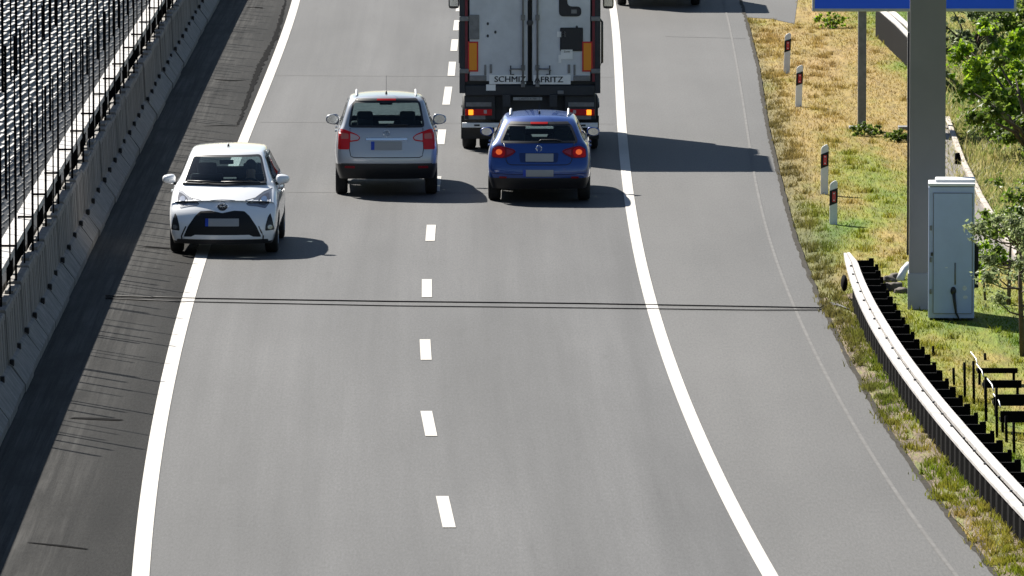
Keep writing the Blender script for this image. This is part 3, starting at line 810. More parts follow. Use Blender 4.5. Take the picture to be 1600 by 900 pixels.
def base_params(kind):
    if kind == 'mpv':
        w, L, H = .875, 4.3, 1.66
        p = dict(L=L, H=H, m=4,
            rear=[(.16, .30, .74), (.07, .44, .80), (.05, .62, .83), (.10, .86, .835), (.15, 1.10, .81), (.20, 1.17, .755), (.42, 1.54, .655), (.56, 1.625, .60)],
            nose=[(.25, .24, .62), (.14, .42, .70), (.12, .60, .74), (.20, .78, .74), (.34, .86, .72)],
            screen=[None, (3.28, 1.10, .75), (2.45, 1.50, .63), (2.28, 1.585, .58)],
            side=[(.80, 0), (.855, 0), (.87, 0), (.87, 0), (.83, 0)], cols=[0, .07, .15, .24, .36, .48, .60, .72, .80, .90, .97, 1.0], c=8, cowl_z=1.05,
            plan=[[0, .07, .15, .3, .7, .85, .95, 1], [.95, .985, 1, 1, 1, .985, .94, .85]], rb=.11, wb=.16, nb=.16, arch=.02, hcrown=.06, ncrown=.03,
            rcrown=[0, 0, 0, 0, 0, 0, .03, .05])
    elif kind == 'estate':
        w, L, H = .84, 4.3, 1.42
        p = dict(L=L, H=H, m=4,
            rear=[(.16, .24, .70), (.06, .38, .77), (.04, .56, .81), (.12, .76, .81), (.20, .955, .785), (.26, 1.01, .715), (.62, 1.30, .60), (.78, 1.365, .545)],
            nose=[(.25, .20, .60), (.14, .36, .70), (.12, .52, .73), (.20, .66, .73), (.36, .74, .70)],
            screen=[None, (3.02, .98, .72), (2.35, 1.30, .58), (2.2, 1.36, .53)],
            side=[(.77, 0), (.825, 0), (.84, 0), (.838, 0), (.80, 0)], cols=[0, .07, .15, .24, .36, .46, .56, .64, .71, .84, .95, 1.0], c=8, cowl_z=.94,
            plan=[[0, .07, .15, .3, .7, .85, .95, 1], [.95, .98, 1, 1, 1, .985, .94, .85]], rb=.13, wb=.16, nb=.18, arch=.03, hcrown=.06, ncrown=.03,
            rcrown=[0, 0, 0, 0, 0, 0, .03, .045])
    else:
        w, L, H = .85, 3.95, 1.52
        p = dict(L=L, H=H, m=4,
            rear=[(.16, .26, .68), (.06, .40, .78), (.05, .60, .82), (.10, .80, .82), (.14, 1.00, .79), (.18, 1.06, .74), (.45, 1.42, .58), (.55, 1.475, .54)],
            nose=[(.16, .19, .74), (.12, .36, .80), (.16, .56, .815), (.28, .72, .80), (.62, .90, .765)],
            screen=[None, (3.00, 1.06, .715), (2.22, 1.435, .585), (2.06, 1.49, .55)],
            side=[(.78, 0), (.835, 0), (.85, 0), (.85, 0), (.815, 0)], cols=[0, .07, .15, .24, .36, .46, .56, .66, .75, .82, .93, 1.0], c=8, cowl_z=1.00,
            plan=[[0, .07, .15, .3, .7, .85, .95, 1], [.94, .98, 1, 1, 1, .995, .97, .9]], rb=.12, wb=.20, nb=.24, arch=.02, hcrown=.055, ncrown=.03,
            rcrown=[0, 0, 0, 0, 0, 0, .02, .03])
    p['screen'][0] = p['screen'][1]
    if True:
        cy = p['cols'][p['c']]*L
        p['screen'][0] = (cy, p['cowl_z'], p['side'][4][0])
    return p

def build_car(kind, label, loc, rz, paint, rear_o, screen_o, wheel_r, axles, part_fn, mirror, mirror_mat):
    p = base_params(kind); L = p['L']
    root = thing('car', label, 'car', loc, rz)
    V, Fc = make_body(p)
    bvh = BVHTree.FromPolygons([tuple(v) for v in V], Fc)
    so_ = shrink(rear_o, .012); wo_ = shrink(screen_o, .012)
    wsx = max(abs(v.x) for v in V)
    # side glass outline in (y, z)
    rr, sc_ = p['rear'], p['screen']
    sg = rounded([(rr[5][0]+.16, rr[5][1]+.0), (sc_[1][0]-.30, sc_[1][1]-.02), (sc_[2][0]-.02, sc_[2][1]-.02), (rr[6][0]+.16, rr[6][1]-.01)], .06)
    sgi = shrink(sg, .015)
    def fn(c, nn):
        if nn.y < -.15 and c.y < 1.2 and inside((c.x, c.z), so_): return None
        if nn.y > .15 and c.y > L*.45 and c.z > p['cowl_z']-.02 and inside((c.x, c.z), wo_): return None
        if abs(nn.x) > .5:
            if c.z > rr[5][1]-.1 and inside((c.y, c.z), sgi): return None
            for ay in axles:
                if math.hypot(c.y-ay, c.z-wheel_r) < wheel_r+.055: return None
        return part_fn(c, nn)
    G = split_faces(V, Fc, fn)
    parts = {}
    for k in ['body']+[q for q in G if q != 'body']:
        parts[k] = sub_mesh(k, V, G[k], M['plastic'] if k == 'lower_bumper' else paint, root)
    window(bvh, root, 'rear_window', rear_o, 'rear'); window(bvh, root, 'windscreen', screen_o, 'front', .03)
    for s, ax in ((1, 'right'), (-1, 'left')):
        f = patch(bvh, sg, ax, 'side_window', M['glass'], root, off=.003, th=.004)
        patch(bvh, sg, ax, 'window_surround', M['plastic'], f, off=.005, th=.008, hole=shrink(sg, .03))
        ym = (sg[0][0]+sc_[1][0])/2
        patch(bvh, [(1.75, rr[5][1]-.02), (1.83, rr[5][1]-.02), (1.80, rr[6][1]+.01), (1.72, rr[6][1]+.01)], ax, 'door_pillar', M['plastic'], f, off=.007, th=.01)
        z5 = rr[4][1]-.10
        patch(bvh, rect(1.55, 1.72, z5-.015, z5+.015), ax, 'door_handle', paint, root, off=.03, th=.035)
        patch(bvh, rect(2.45, 2.62, z5-.015, z5+.015), ax, 'door_handle', paint, root, off=.03, th=.035)
        mirror_unit(root, s*mirror[0], mirror[1], mirror[2], s, mirror_mat, mirror[3])
        for ay in axles: wheel(root, s*(wsx-.115), ay, wheel_r, .205, s)
    # floor pan, wheel wells, dashboard, seats
    box('underbody', (0, L/2, wheel_r+.02), (1.15, L-.7, .10), M['black'], root)
    box('wheel_well', (0, axles[0], wheel_r+.16), (1.5, .70, .36), M['black'], root); box('wheel_well', (0, axles[1], wheel_r+.16), (1.5, .70, .36), M['black'], root)
    cz = p['cowl_z']
    bm = bmesh.new(); add_box(bm, (0, sc_[1][0]-.32, cz-.10), (1.36, .50, .20), None, .05); from_bm('dashboard', bm, M['dash'], root)
    bm = bmesh.new(); add_box(bm, (0, rr[5][0]+.52, rr[5][1]-.14), (1.25, .55, .05), None, .01); from_bm('parcel_shelf', bm, M['seat'], root)
    sz = cz-.62
    for s in (-1, 1): seat(root, s*.36, sc_[1][0]-1.05, sz)
    seat(root, -.36, 1.15, sz-.06); seat(root, .36, 1.15, sz-.06)
    bm = bmesh.new(); bmesh.ops.create_circle(bm, segments=24, radius=.18)
    for v in list(bm.verts): pass
    q = [Vector((-.36+.18*math.cos(a), sc_[1][0]-.62-.06*math.sin(a), cz-.10+.17*math.sin(a))) for a in np.linspace(0, 2*math.pi, 25)]
    bm.free(); tube('steering_wheel', q, .016, M['plastic'], root)
    mz = sc_[2][1]-.10; my = sc_[2][0]+.16
    box('inner_mirror', (0, my, mz), (.22, .03, .065), M['plastic'], root, .012)
    return root, bvh, p
def antenna(root, bvh, x, y, h=.32):
    z = bvh.ray_cast(Vector((x, y, 4)), Vector((0, 0, -1)))[0].z
    bm = bmesh.new(); add_tube(bm, [(x, y+.03, z-.01), (x, y, z+.05)], [.022, .010], 10); a = from_bm('antenna', bm, M['plastic'], root, True)
    tube('antenna_rod', [(x, y, z+.04), (x, y-.10, z+h)], .0035, M['plastic'], a, 6)
def roof_rails(root, bvh, xs, y0, y1, m):
    for s in (-1, 1):
        pts = []
        for t in np.linspace(0, 1, 14):
            y = y0+(y1-y0)*t; x = s*xs; z = bvh.ray_cast(Vector((x, y, 4)), Vector((0, 0, -1)))[0].z
            pts.append((x, y, z+.05*min(1, 6*t, 6*(1-t))-.005))
        tube('roof_rail', pts, .017, m, root)
def roundel(root, x, z, y, r, m, letters, name='badge'):
    """round badge: ring with the two stacked letters of strokes"""
    q = [Vector((x+r*math.cos(a), y, z+r*math.sin(a))) for a in np.linspace(0, 2*math.pi, 25)]
    b = tube(name, q, r*.12, m, root, 6)
    for st in letters: 
        o = tube('badge_stroke', [(x+a*r, y, z+c*r) for a, c in st], r*.10, m, b, 6)
    return b
VW = [[(-.36, .86), (0, .10), (.36, .86)], [(-.82, .42), (-.42, -.80), (0, -.02), (.42, -.80), (.82, .42)]]
def plate(root, bvh, x0, x1, z0, z1, axis, band=True):
    b = patch(bvh, rect(x0, x1, z0, z1), axis, 'number_plate', M['plate'], root, off=.016, th=.012)
    if band:
        w = (z1-z0)*.42; q = (x0, x0+w) if axis == 'rear' else (x1-w, x1)
        patch(bvh, rect(q[0], q[1], z0, z1, .004), axis, 'plate_band', M['euro'], b, off=.019, th=.006)
    return b

# --- silver people carrier, left lane, seen from behind
def fn_silver(c, nn):
    if c.z < .55 and c.y < .75: return 'lower_bumper'  # black below the silver stands in for shade under the bumper
    if c.z < .78 and c.y < .5: return 'bumper'
    if c.z > 1.55 and nn.z > .5: return 'roof'
    return 'body'
pos = at(604, 308); 
ro = rounded([(-.645, 1.16), (.645, 1.16), (.565, 1.592), (-.565, 1.592)], .07)
wo = rounded([(-.68, 1.10), (.68, 1.10), (.57, 1.49), (-.57, 1.49)], .06)
car, bvh, p = build_car('mpv', 'silver people carrier with roof rails driving away in the left lane', (pos.x, pos.y, 0), R(1.0), M['silver_paint'], ro, wo, .325, (.78, 3.42),
                        fn_silver, (.915, 2.92, 1.10, (.115, .10, .09)), M['silver_paint'])
for mm in (lambda o: o, mir):
    o = mm(rounded([(-.815, .80), (-.62, .80), (-.62, .925), (-.47, .945), (-.435, 1.0), (-.50, 1.055), (-.62, 1.10), (-.72, 1.135), (-.80, 1.13)], .03))
    tl = patch(bvh, o, 'rear', 'tail_light', M['red_lens'], car, off=.012, th=.02)
    patch(bvh, mm(rounded([(-.605, .945), (-.475, .965), (-.455, 1.0), (-.50, 1.035), (-.605, 1.07)], .015)), 'rear', 'reversing_lens', M['clear_lens'], tl, off=.016, th=.008)
    patch(bvh, mm(rounded([(-.77, .975), (-.635, .975), (-.635, 1.06), (-.75, 1.075)], .02)), 'rear', 'indicator_lens', mat('dim_lens', (.55, .12, .08), .2, coat=.6), tl, off=.016, th=.008)
    patch(bvh, mm(rect(-.70, -.53, .485, .525)), 'rear', 'reflector', M['dark_red_lens'], car, off=.008)
    box('exhaust_trim', (0, .5, .3), (.2, .2, .05), M['black'], car) if mm is mir else None
plate(car, bvh, -.26, .26, .795, .935, 'rear')
patch(bvh, rounded([(-.33, .78), (.33, .78), (.345, .955), (-.345, .955)], .02), 'rear', 'plate_recess', M['silver_paint'], car, off=.004, th=.01)
patch(bvh, rect(-.345, .345, .955, .99, .012), 'rear', 'handle_strip', M['chrome'], car, off=.03, th=.035)
y = proj(bvh, 'rear', 0, 1.06).y; roundel(car, 0, 1.065, y-.014, .055, M['chrome'], VW)
seam(bvh, [(-.61, 1.15), (-.615, .93), (-.62, .80), (-.60, .69), (-.55, .665), (.55, .665), (.60, .69), (.62, .80), (.615, .93), (.61, 1.15)], 'rear', M['plastic'], car, .007)
seam(bvh, [(-.80, .562), (.80, .562)], 'rear', M['plastic'], car, .006)
patch(bvh, rect(-.16, .16, 1.60, 1.628, .008), 'rear', 'high_brake_lamp', M['red_lens'], car, off=.02, th=.03)
patch(bvh, rounded([(-.54, 1.592), (.54, 1.592), (.50, 1.63), (-.50, 1.63)], .015), 'rear', 'roof_spoiler', M['plastic'], car, off=.012, th=.02)
tube('wiper', [proj(bvh, 'rear', x_, z_)-Vector((0, .02, 0)) for x_, z_ in ((0, 1.17), (.03, 1.20), (.30, 1.205), (.36, 1.20))], .012, M['plastic'], car)
antenna(car, bvh, .0, .80); roof_rails(car, bvh, .50, .72, 2.5, M['steel'])

# --- blue estate, right lane, seen from behind
def fn_blue(c, nn):
    if c.z < .425 and c.y < .7: return 'lower_bumper'
    if c.z < .64 and c.y < .5: return 'bumper'
    if c.z > 1.33 and nn.z > .5: return 'roof'
    return 'body'
pos = at(842, 318)
ro = rounded([(-.615, .992), (.615, .992), (.625, 1.04), (.515, 1.292), (-.515, 1.292), (-.625, 1.04)], .05)
wo = rounded([(-.65, .985), (.65, .985), (.53, 1.30), (-.53, 1.30)], .06)
car, bvh, p = build_car('estate', 'dark blue estate car with red tail lamps close behind the lorry', (pos.x, pos.y, 0), R(-.6), M['blue_paint'], ro, wo, .31, (.78, 3.36),
                        fn_blue, (.875, 2.72, 1.00, (.105, .10, .075)), M['blue_paint'])
for mm in (lambda o: o, mir):
    o = mm(rounded([(-.765, .76), (-.55, .755), (-.44, .80), (-.37, .86), (-.40, .895), (-.55, .935), (-.66, .955), (-.755, .90)], .035))
    tl = patch(bvh, o, 'rear', 'tail_light', M['dark_red_lens'], car, off=.012, th=.02)
    patch(bvh, mm(rounded([(-.755, .77), (-.57, .765), (-.535, .85), (-.57, .92), (-.66, .94), (-.745, .89)], .035)), 'rear', 'brake_lens', M['red_lens'], tl, off=.016, th=.01)
    c0 = mm([(-.645, .852)])[0]
    q = [(c0[0]+.052*math.cos(a), c0[1]+.045*math.sin(a)) for a in np.linspace(0, 2*math.pi, 14)[:-1]]
    patch(bvh, q, 'rear', 'lamp_core', M['core'], tl, off=.022, th=.01)
    patch(bvh, mm(rounded([(-.52, .80), (-.40, .855), (-.43, .88), (-.52, .905)], .012)), 'rear', 'reversing_lens', mat('smoked_lens', (.30, .03, .05), .3, coat=.2), tl, off=.016, th=.008)
    patch(bvh, mm(rect(-.64, -.52, .42, .45)), 'rear', 'reflector', M['dark_red_lens'], car, off=.010)
plate(car, bvh, -.215, .235, .70, .83, 'rear', False)
patch(bvh, rounded([(-.30, .685), (.30, .685), (.32, .84), (-.32, .84)], .03), 'rear', 'plate_recess', mat('recess_shade_blue', (.006, .025, .12), .4), car, off=.004, th=.01)  # darker body blue paints shade into the recess
plate(car, bvh, -.255, .235, .455, .565, 'rear')
y = proj(bvh, 'rear', 0, .91).y; roundel(car, 0, .912, y-.014, .047, M['chrome'], VW)
seam(bvh, [(-.57, .99), (-.545, .92), (-.53, .72), (-.50, .665), (-.44, .645), (.44, .645), (.50, .665), (.53, .72), (.545, .92), (.57, .99)], 'rear', M['plastic'], car, .007)
seam(bvh, [(-.76, .50), (-.4, .485), (.4, .485), (.76, .50)], 'rear', mat('crease_shade_blue', (.005, .02, .10), .4), car, .007, 'bumper_crease')  # tube in darkened body blue, drawn as the crease's shade
patch(bvh, rect(-.14, .14, 1.292, 1.322, .008), 'rear', 'high_brake_lamp', M['red_lens'], car, off=.022, th=.03)
patch(bvh, rounded([(-.50, 1.285), (.50, 1.285), (.46, 1.325), (-.46, 1.325)], .012), 'rear', 'roof_spoiler', M['plastic'], car, off=.012, th=.02)
tube('wiper', [proj(bvh, 'rear', x_, z_)-Vector((0, .02, 0)) for x_, z_ in ((0, 1.02), (.03, 1.045), (.28, 1.045), (.36, 1.03))], .012, M['plastic'], car)
antenna(car, bvh, .0, .98); roof_rails(car, bvh, .47, .98, 2.5, M['steel'])

car.scale = (1.03, 1, 1)

# --- white hatchback facing the camera on the left edge line
def fn_white(c, nn):
    if c.z < .235 and c.y > 3.0: return 'lower_bumper'
    if c.y > 3.30 and c.z < .70: return 'bumper'
    if c.z > .80 and c.y > 2.97 and nn.z > .4 and abs(c.x) < .70: return 'bonnet'
    if c.z > 1.42 and nn.z > .5: return 'roof'
    return 'body'
L = 3.95
pos = at(347, 401)
ro = rounded([(-.60, 1.06), (.60, 1.06), (.50, 1.40), (-.50, 1.40)], .06)
wo = rounded([(-.665, 1.055), (.665, 1.055), (.535, 1.45), (-.535, 1.45)], .06)
rzw = math.pi+R(-.6)
Mw = Matrix.Translation((pos.x, pos.y, 0)) @ Matrix.Rotation(rzw, 4, 'Z') @ Matrix.Translation((0, -L-.08, 0))
car, bvh, p = build_car('hatch', 'white hatchback with black grille facing the camera on the left edge line', tuple(Mw.translation), rzw, M['white_paint'], ro, wo, .30, (.62, 3.13),
                        fn_white, (.885, 2.64, 1.09, (.105, .11, .075)), M['white_paint'])
# outlines below are in the car's own x, so the right of the photograph is its left side
for mm in (lambda o: o, mir):
    hl = patch(bvh, mm(rounded([(-.745, .83), (-.73, .99), (-.62, .945), (-.47, .85), (-.36, .785), (-.40, .765), (-.52, .755), (-.66, .725)], .02)), 'front', 'headlight', M['lamp_bowl'], car, off=.008, th=.02)
    patch(bvh, mm(rounded([(-.715, .845), (-.70, .945), (-.61, .91), (-.545, .865), (-.55, .785), (-.65, .76)], .03)), 'front', 'lamp_bezel', M['lens_grey'], hl, off=.011, th=.006)
    c0 = mm([(-.63, .855)])[0]
    q = [(c0[0]+.045*math.cos(a), c0[1]+.042*math.sin(a)) for a in np.linspace(0, 2*math.pi, 16)[:-1]]
    patch(bvh, q, 'front', 'lamp_lens', M['chrome'], hl, off=.016, th=.01)
    seam(bvh, mm([(-.74, .985), (-.62, .95), (-.47, .858), (-.365, .79)]), 'front', M['plastic'], hl, .006, 'lamp_edge')
    fg = patch(bvh, mm(rounded([(-.80, .40), (-.66, .39), (-.665, .47), (-.70, .60), (-.735, .655), (-.765, .57)], .02)), 'front', 'fog_lamp_recess', M['plastic'], car, off=.006, th=.012)
    c0 = mm([(-.735, .445)])[0]
    q = [(c0[0]+.04*math.cos(a), c0[1]+.036*math.sin(a)) for a in np.linspace(0, 2*math.pi, 14)[:-1]]
    patch(bvh, q, 'front', 'fog_lamp', M['lamp_bowl'], fg, off=.012, th=.01)
gr = patch(bvh, rounded([(-.60, .30), (.60, .30), (.53, .46), (.42, .62), (.34, .69), (.18, .70), (0, .665), (-.18, .70), (-.34, .69), (-.42, .62), (-.53, .46)], .02), 'front', 'grille', M['black'], car, off=.008, th=.015)
for z_ in (.345, .39, .435, .62): 
    hw = .55-(z_-.30)*.55
    seam(bvh, [(-hw, z_), (hw, z_)], 'front', M['plastic'], gr, .007, 'grille_bar')
patch(bvh, rounded([(-.57, .268), (.57, .268), (.61, .30), (.48, .305), (.42, .335), (-.42, .335), (-.48, .305), (-.61, .30)], .01), 'front', 'chin_strip', M['white_paint'], car, off=.035, th=.04)
for s in (-1, 1): seam(bvh, [(s*.62, .20), (s*.63, .31), (s*.56, .46)], 'front', M['plastic'], car, .012, 'bumper_fin')
patch(bvh, rounded([(-.72, .20), (.72, .20), (.70, .262), (-.70, .262)], .01), 'front', 'air_dam', M['plastic'], car, off=.012, th=.02)
plate(car, bvh, -.26, .26, .468, .585, 'front')
y = proj(bvh, 'front', 0, .755).y+.014
def ell(cx, cz, rx, rz_, yy, r, nm, par):
    return tube(nm, [Vector((cx+rx*math.cos(a), yy, cz+rz_*math.sin(a))) for a in np.linspace(0, 2*math.pi, 25)], r, M['chrome'], par, 6)
bd = patch(bvh, [(.075*math.cos(a), .755+.055*math.sin(a)) for a in np.linspace(0, 2*math.pi, 20)[:-1]], 'front', 'badge', M['plastic'], car, off=.010, th=.01)
ell(0, .755, .078, .056, y+.004, .007, 'badge_ring', bd); ell(0, .755, .026, .050, y+.008, .006, 'badge_ring', bd); ell(0, .777, .052, .020, y+.008, .006, 'badge_ring', bd)
seam(bvh, [(-.50, .875), (-.30, .835), (-.12, .85), (0, .855), (.12, .85), (.30, .835), (.50, .875)], 'front', mat('bonnet_gap', (.25, .25, .26), .6), car, .006)
cw = seam(bvh, [(-.64, 1.05), (0, 1.035), (.64, 1.05)], 'front', M['plastic'], car, .03, 'scuttle')
for a, b in (((-.55, 1.07), (.05, 1.085)), ((.0, 1.075), (.58, 1.09))):
    tube('wiper', [proj(bvh, 'front', *a)+Vector((0, .03, .0)), proj(bvh, 'front', (a[0]+b[0])/2, (a[1]+b[1])/2)+Vector((0, .03, .01)), proj(bvh, 'front', *b)+Vector((0, .03, 0))], .013, M['plastic'], car)
antenna(car, bvh, 0, 1.7, .06)
person_in(-.36, 2.05, .44, tuple(Mw.translation), rzw, 'driver in a dark top behind the windscreen of the white car')

# ------------------------------------------------------------------ lorry seen from behind, right lane
def build_lorry(pos, rz, label, detail=True):
    t = thing('lorry', label, 'lorry', pos, rz)
    W, BL, zb, zt = 1.265, 3.5, 1.06, 4.4  # box length and height chosen for the shadow it casts
    # box body: floor, sides, roof, dark rear frame
    bm = bmesh.new(); add_box(bm, (0, .06+BL/2, (zb+.12+zt)/2), (2*W-.03, BL, zt-zb-.12), None, .03); from_bm('box_body', bm, M['truck_dark'], t)
    fr = box('rear_frame', (-W+.05, 0, (zb+zt)/2), (.10, .12, zt-zb), M['truck_dark'], t, .012)
    box('rear_frame', (W-.05, 0, (zb+zt)/2), (.10, .12, zt-zb), M['truck_dark'], t, .012)
    box('rear_frame', (0, .0, zt-.06), (2*W-.2, .12, .12), M['truck_dark'], t, .012)
    box('rear_sill', (0, .0, zb+.05), (2*W-.2, .13, .19), M['truck_dark'], t, .02)
    for s in (-1, 1):
        box('frame_strip', (s*(W-.125), -.012, (zb+zt)/2+.06), (.048, .10, zt-zb-.30), M['door_frame'], t)
        d = box('rear_door', (s*.56, -.02, (zb+zt)/2+.07), (1.045, .07, zt-zb-.30), M['door_grey'], t, .012)
        box('door_gasket', (s*.018, -.035, (zb+zt)/2+.07), (.034, .06, zt-zb-.30), M['black'], d)
        # locking rod with its guides and handle
        x = s*.135 if s > 0 else -.125
        rd = tube('locking_rod', [(x, -.085, zb+.17), (x, -.085, zt-.15)], .018, M['galv'], t, 10)
        for z in (1.22, 1.52, 2.42, 3.3): box('rod_guide', (x, -.075, z), (.075, .05, .10), M['galv'], rd, .012)
        tube('lock_handle', [(x+s*.02, -.10, 1.50), (x+s*.20, -.105, 1.50), (x+s*.24, -.105, 1.47)], .013, M['galv'], rd, 8)
        tube('lock_handle', [(x+s*.22, -.085, 1.56), (x+s*.22, -.085, 1.40), (x+s*.16, -.085, 1.40)], .011, M['dark_grey'], rd, 8)
        for z in (1.46, 2.40, 3.3):
            h = box('hinge', (s*(W-.085), -.065, z), (.17, .05, .085), M['galv'], d, .012)
        # clamps and dirt-dark fittings
        box('door_buffer', (s*.93, -.065, 1.33), (.30, .03, .10), M['galv'], t, .012)
        r = box('marker_board', (s*1.03 if s > 0 else -1.02, -.07, 1.72), (.185, .014, .54), M['red'], t, .003)
        box('marker_face', (s*1.03 if s > 0 else -1.02, -.079, 1.72), (.135, .006, .485), M['orange'], r)
        box('door_bumper', (s*.70, -.06, 1.50), (.045, .03, .16), M['galv'], d, .008)
        box('door_bumper', (s*.80, -.06, 1.48), (.035, .03, .19), M['galv'], d, .008)
    tube('door_rod_gap', [(0, -.075, zb+.2), (0, -.075, zt-.2)], .02, M['black'], t, 8)
    if detail:
        bm = bmesh.new(); ellipsoid(bm, (0, -.08, 2.33), (.06, .02, .06), 14); from_bm('centre_catch', bm, M['dark_grey'], t)
        bm = bmesh.new(); add_box(bm, (-1.00, -.064, 2.25), (.185, .03, .44), None, .01); from_bm('vent_flap', bm, M['galv'], t)
        for x, z in ((-.755, 2.31), (-.755, 2.09), (.84, 2.25), (-.62, 2.16)):
            bm = bmesh.new(); ellipsoid(bm, (x, -.058, z), (.022, .012, .028), 10); from_bm('door_bolt', bm, M['dark_grey'], t)
        # name board in two halves, lettering as on the doors
        b1 = box('name_board', (-.40, -.066, 1.31), (.66, .012, .165), M['white'], t)
        text('lettering', 'SCHMIZ', .145, (-.36, -.075, 1.308), M['ink'], b1, bold=0.0, sx=1.10)
        b2 = box('name_board', (.395, -.066, 1.305), (.67, .012, .165), M['white'], t)
        text('lettering', 'AFRITZ', .145, (.335, -.075, 1.303), M['ink'], b2, bold=0.0, sx=1.10)
        text('lettering', 'SCHMIZ', .145, (-.353, -.0755, 1.311), M['ink'], b1, sx=1.10); text('lettering', 'AFRITZ', .145, (.342, -.0755, 1.306), M['ink'], b2, sx=1.10)
        # dark panel, stickers and the lower end of a big angular emblem
        pn = box('dark_panel', (.745, -.064, 2.03), (.41, .012, .42), M['ink'], t, .02)
        lb = box('label', (.66, -.066, 1.76), (.21, .010, .17), M['white'], t); text('lettering', 'Zone', .05, (.66, -.073, 1.81), M['ink'], lb)
        box('label', (.56, -.066, 2.12), (.15, .008, .10), M['white'], t)
        box('label', (.535, -.066, 1.68), (.05, .008, .14), M['white'], t)
        o = rounded([(.52, 3.3), (.52, 2.44), (.92, 2.44), (.92, 2.62), (.67, 2.62), (.67, 3.12), (.92, 3.12), (.92, 3.3)], .09)
        bm = bmesh.new(); vs = [bm.verts.new((a, -.060, b)) for a, b in o]; f = bm.faces.new(vs)
        r = bmesh.ops.extrude_face_region(bm, geom=[f]); bmesh.ops.translate(bm, verts=[v for v in r['geom'] if isinstance(v, bmesh.types.BMVert)], vec=(0, -.008, 0))
        bmesh.ops.triangulate(bm, faces=bm.faces); em = from_bm('emblem', bm, M['ink'], t)
        box('label', (.79, -.070, 2.53), (.10, .006, .07), M['galv'], t)
        box('label', (-.70, -.075, 1.165), (.17, .012, .11), M['white'], t)
        box('side_lamp', (.55, -.075, 1.08), (.11, .02, .065), M['galv'], t, .008)
        pl = box('number_plate', (-.04, -.10, .965), (.52, .016, .055), M['plate'], t); text('lettering', 'L-AUTO A 700', .05, (-.04, -.11, .965), M['ink'], pl)
    # chassis, lamp bar, underrun bars
    for s in (-1, 1):
        box('chassis_beam', (s*.42, 2.3, .93), (.14, 4.9, .22), M['truck_dark'], t)
        lb = box('lamp_bar', (s*.90, .10, .80), (.56, .16, .44), M['truck_dark'], t, .02)
        box('reflective_strip', (s*.92, .012, .855), (.46, .016, .075), M['galv'], lb)
        cl = box('tail_light', (s*.92, .005, .715), (.48, .05, .115), M['red_lens'], t, .012)
        box('amber_lens', (s*1.06, -.022, .715), (.085, .014, .095), M['amber_lit'], cl, .008)
        box('reversing_lens', (s*.80, -.022, .725), (.055, .012, .065), M['clear_lens'], cl, .006)
        box('lower_strip', (s*.95, .012, .625), (.30, .016, .075), M['galv'], lb)
        ub = box('underrun_bar', (s*.82, .06, .48), (.80, .09, .085), M['white'], t, .01)
        box('bar_mark', (s*.95, .012, .48), (.10, .008, .03), M['ink'], ub)
        box('bar_bracket', (s*.45, .12, .66), (.08, .12, .42), M['truck_dark'], t)
        box('mud_flap', (s*.94, .36, .42), (.60, .02, .42), M['rubber'], t)
        for ay in (.95,):
            for dx in (.0, -.31):
                bm = bmesh.new(); h = .125
                lathe_x(bm, [(-h*.7, .30), (-h, .34), (-h, .44), (-h*.8, .49), (h*.8, .49), (h, .44), (h, .34), (h*.7, .30)], 40)
                wv = from_bm('wheel', bm, M['rubber'], t, True); wv.location = (s*(1.10+dx), ay, .49)
                bm = bmesh.new(); lathe_x(bm, [(s*h*.2, .29), (s*h*.75, .30), (s*h*.5, .22), (s*h*.9, .10)], 24); from_bm('rim', bm, M['galv'], wv)
        bm = bmesh.new(); h = .15; lathe_x(bm, [(-h*.7, .30), (-h, .34), (-h, .44), (-h*.8, .49), (h*.8, .49), (h, .44), (h, .34), (h*.7, .30)], 40)
        wv = from_bm('wheel', bm, M['rubber'], t, True); wv.location = (s*1.05, 4.3, .49)
        bm = bmesh.new(); lathe_x(bm, [(s*h*.2, .29), (s*h*.75, .30), (s*h*.5, .22), (s*h*.9, .10)], 24); from_bm('rim', bm, M['galv'], wv)
        bm = bmesh.new(); add_box(bm, (s*(W+.16), 4.4, 2.55), (.20, .16, .46), None, .06); mm = from_bm('wing_mirror', bm, M['plastic'], t)
        box('mirror_glass', (s*(W+.16), 4.315, 2.55), (.15, .01, .36), M['chrome'], mm)
        tube('mirror_arm', [(s*(W-.08), 4.5, 2.75), (s*(W+.12), 4.46, 2.72)], .025, M['plastic'], mm)
        tube('grab_rail', [(s*(W+.0), 4.0, 1.3), (s*(W+.045), 3.98, 1.35), (s*(W+.045), 3.98, 2.1), (s*(W+.0), 4.0, 2.15)], .022, M['plastic'], t)
        tube('side_guard', [(s*1.22, 1.7, .7), (s*1.22, 3.6, .7)], .035, M['truck_dark'], t)
    box('crossmember', (0, .22, .80), (1.5, .08, .46), M['truck_dark'], t); box('axle', (0, .95, .49), (2.0, .14, .14), M['truck_dark'], t); box('spare_carrier', (0, .4, .72), (.72, .3, .3), M['truck_dark'], t, .03)
    bm = bmesh.new(); add_box(bm, (0, 4.5, 1.95), (2.44, 1.65, 2.5), None, .12); cb = from_bm('driver_cab', bm, M['white'], t)
    box('added_shadow_block', (0, 4.45, 3.75), (2.36, 1.3, 1.12), M['white'], cb, .10)  # added above the cab, out of view, to square off the lorry's shadow
    box('windscreen', (0, 5.335, 2.35), (2.1, .02, .9), M['lens_dark'], cb, .005)
    for s in (-1, 1): box('side_window', (s*1.225, 4.75, 2.4), (.012, .8, .7), M['lens_dark'], cb, .004)
    box('bumper', (0, 5.33, .62), (2.4, .14, .45), M['plastic'], t, .04)
    return t
q = at(828, 237.5)
build_lorry((q.x, q.y, 0), R(-.4), 'large box lorry with orange marker boards on its dirty grey rear doors')

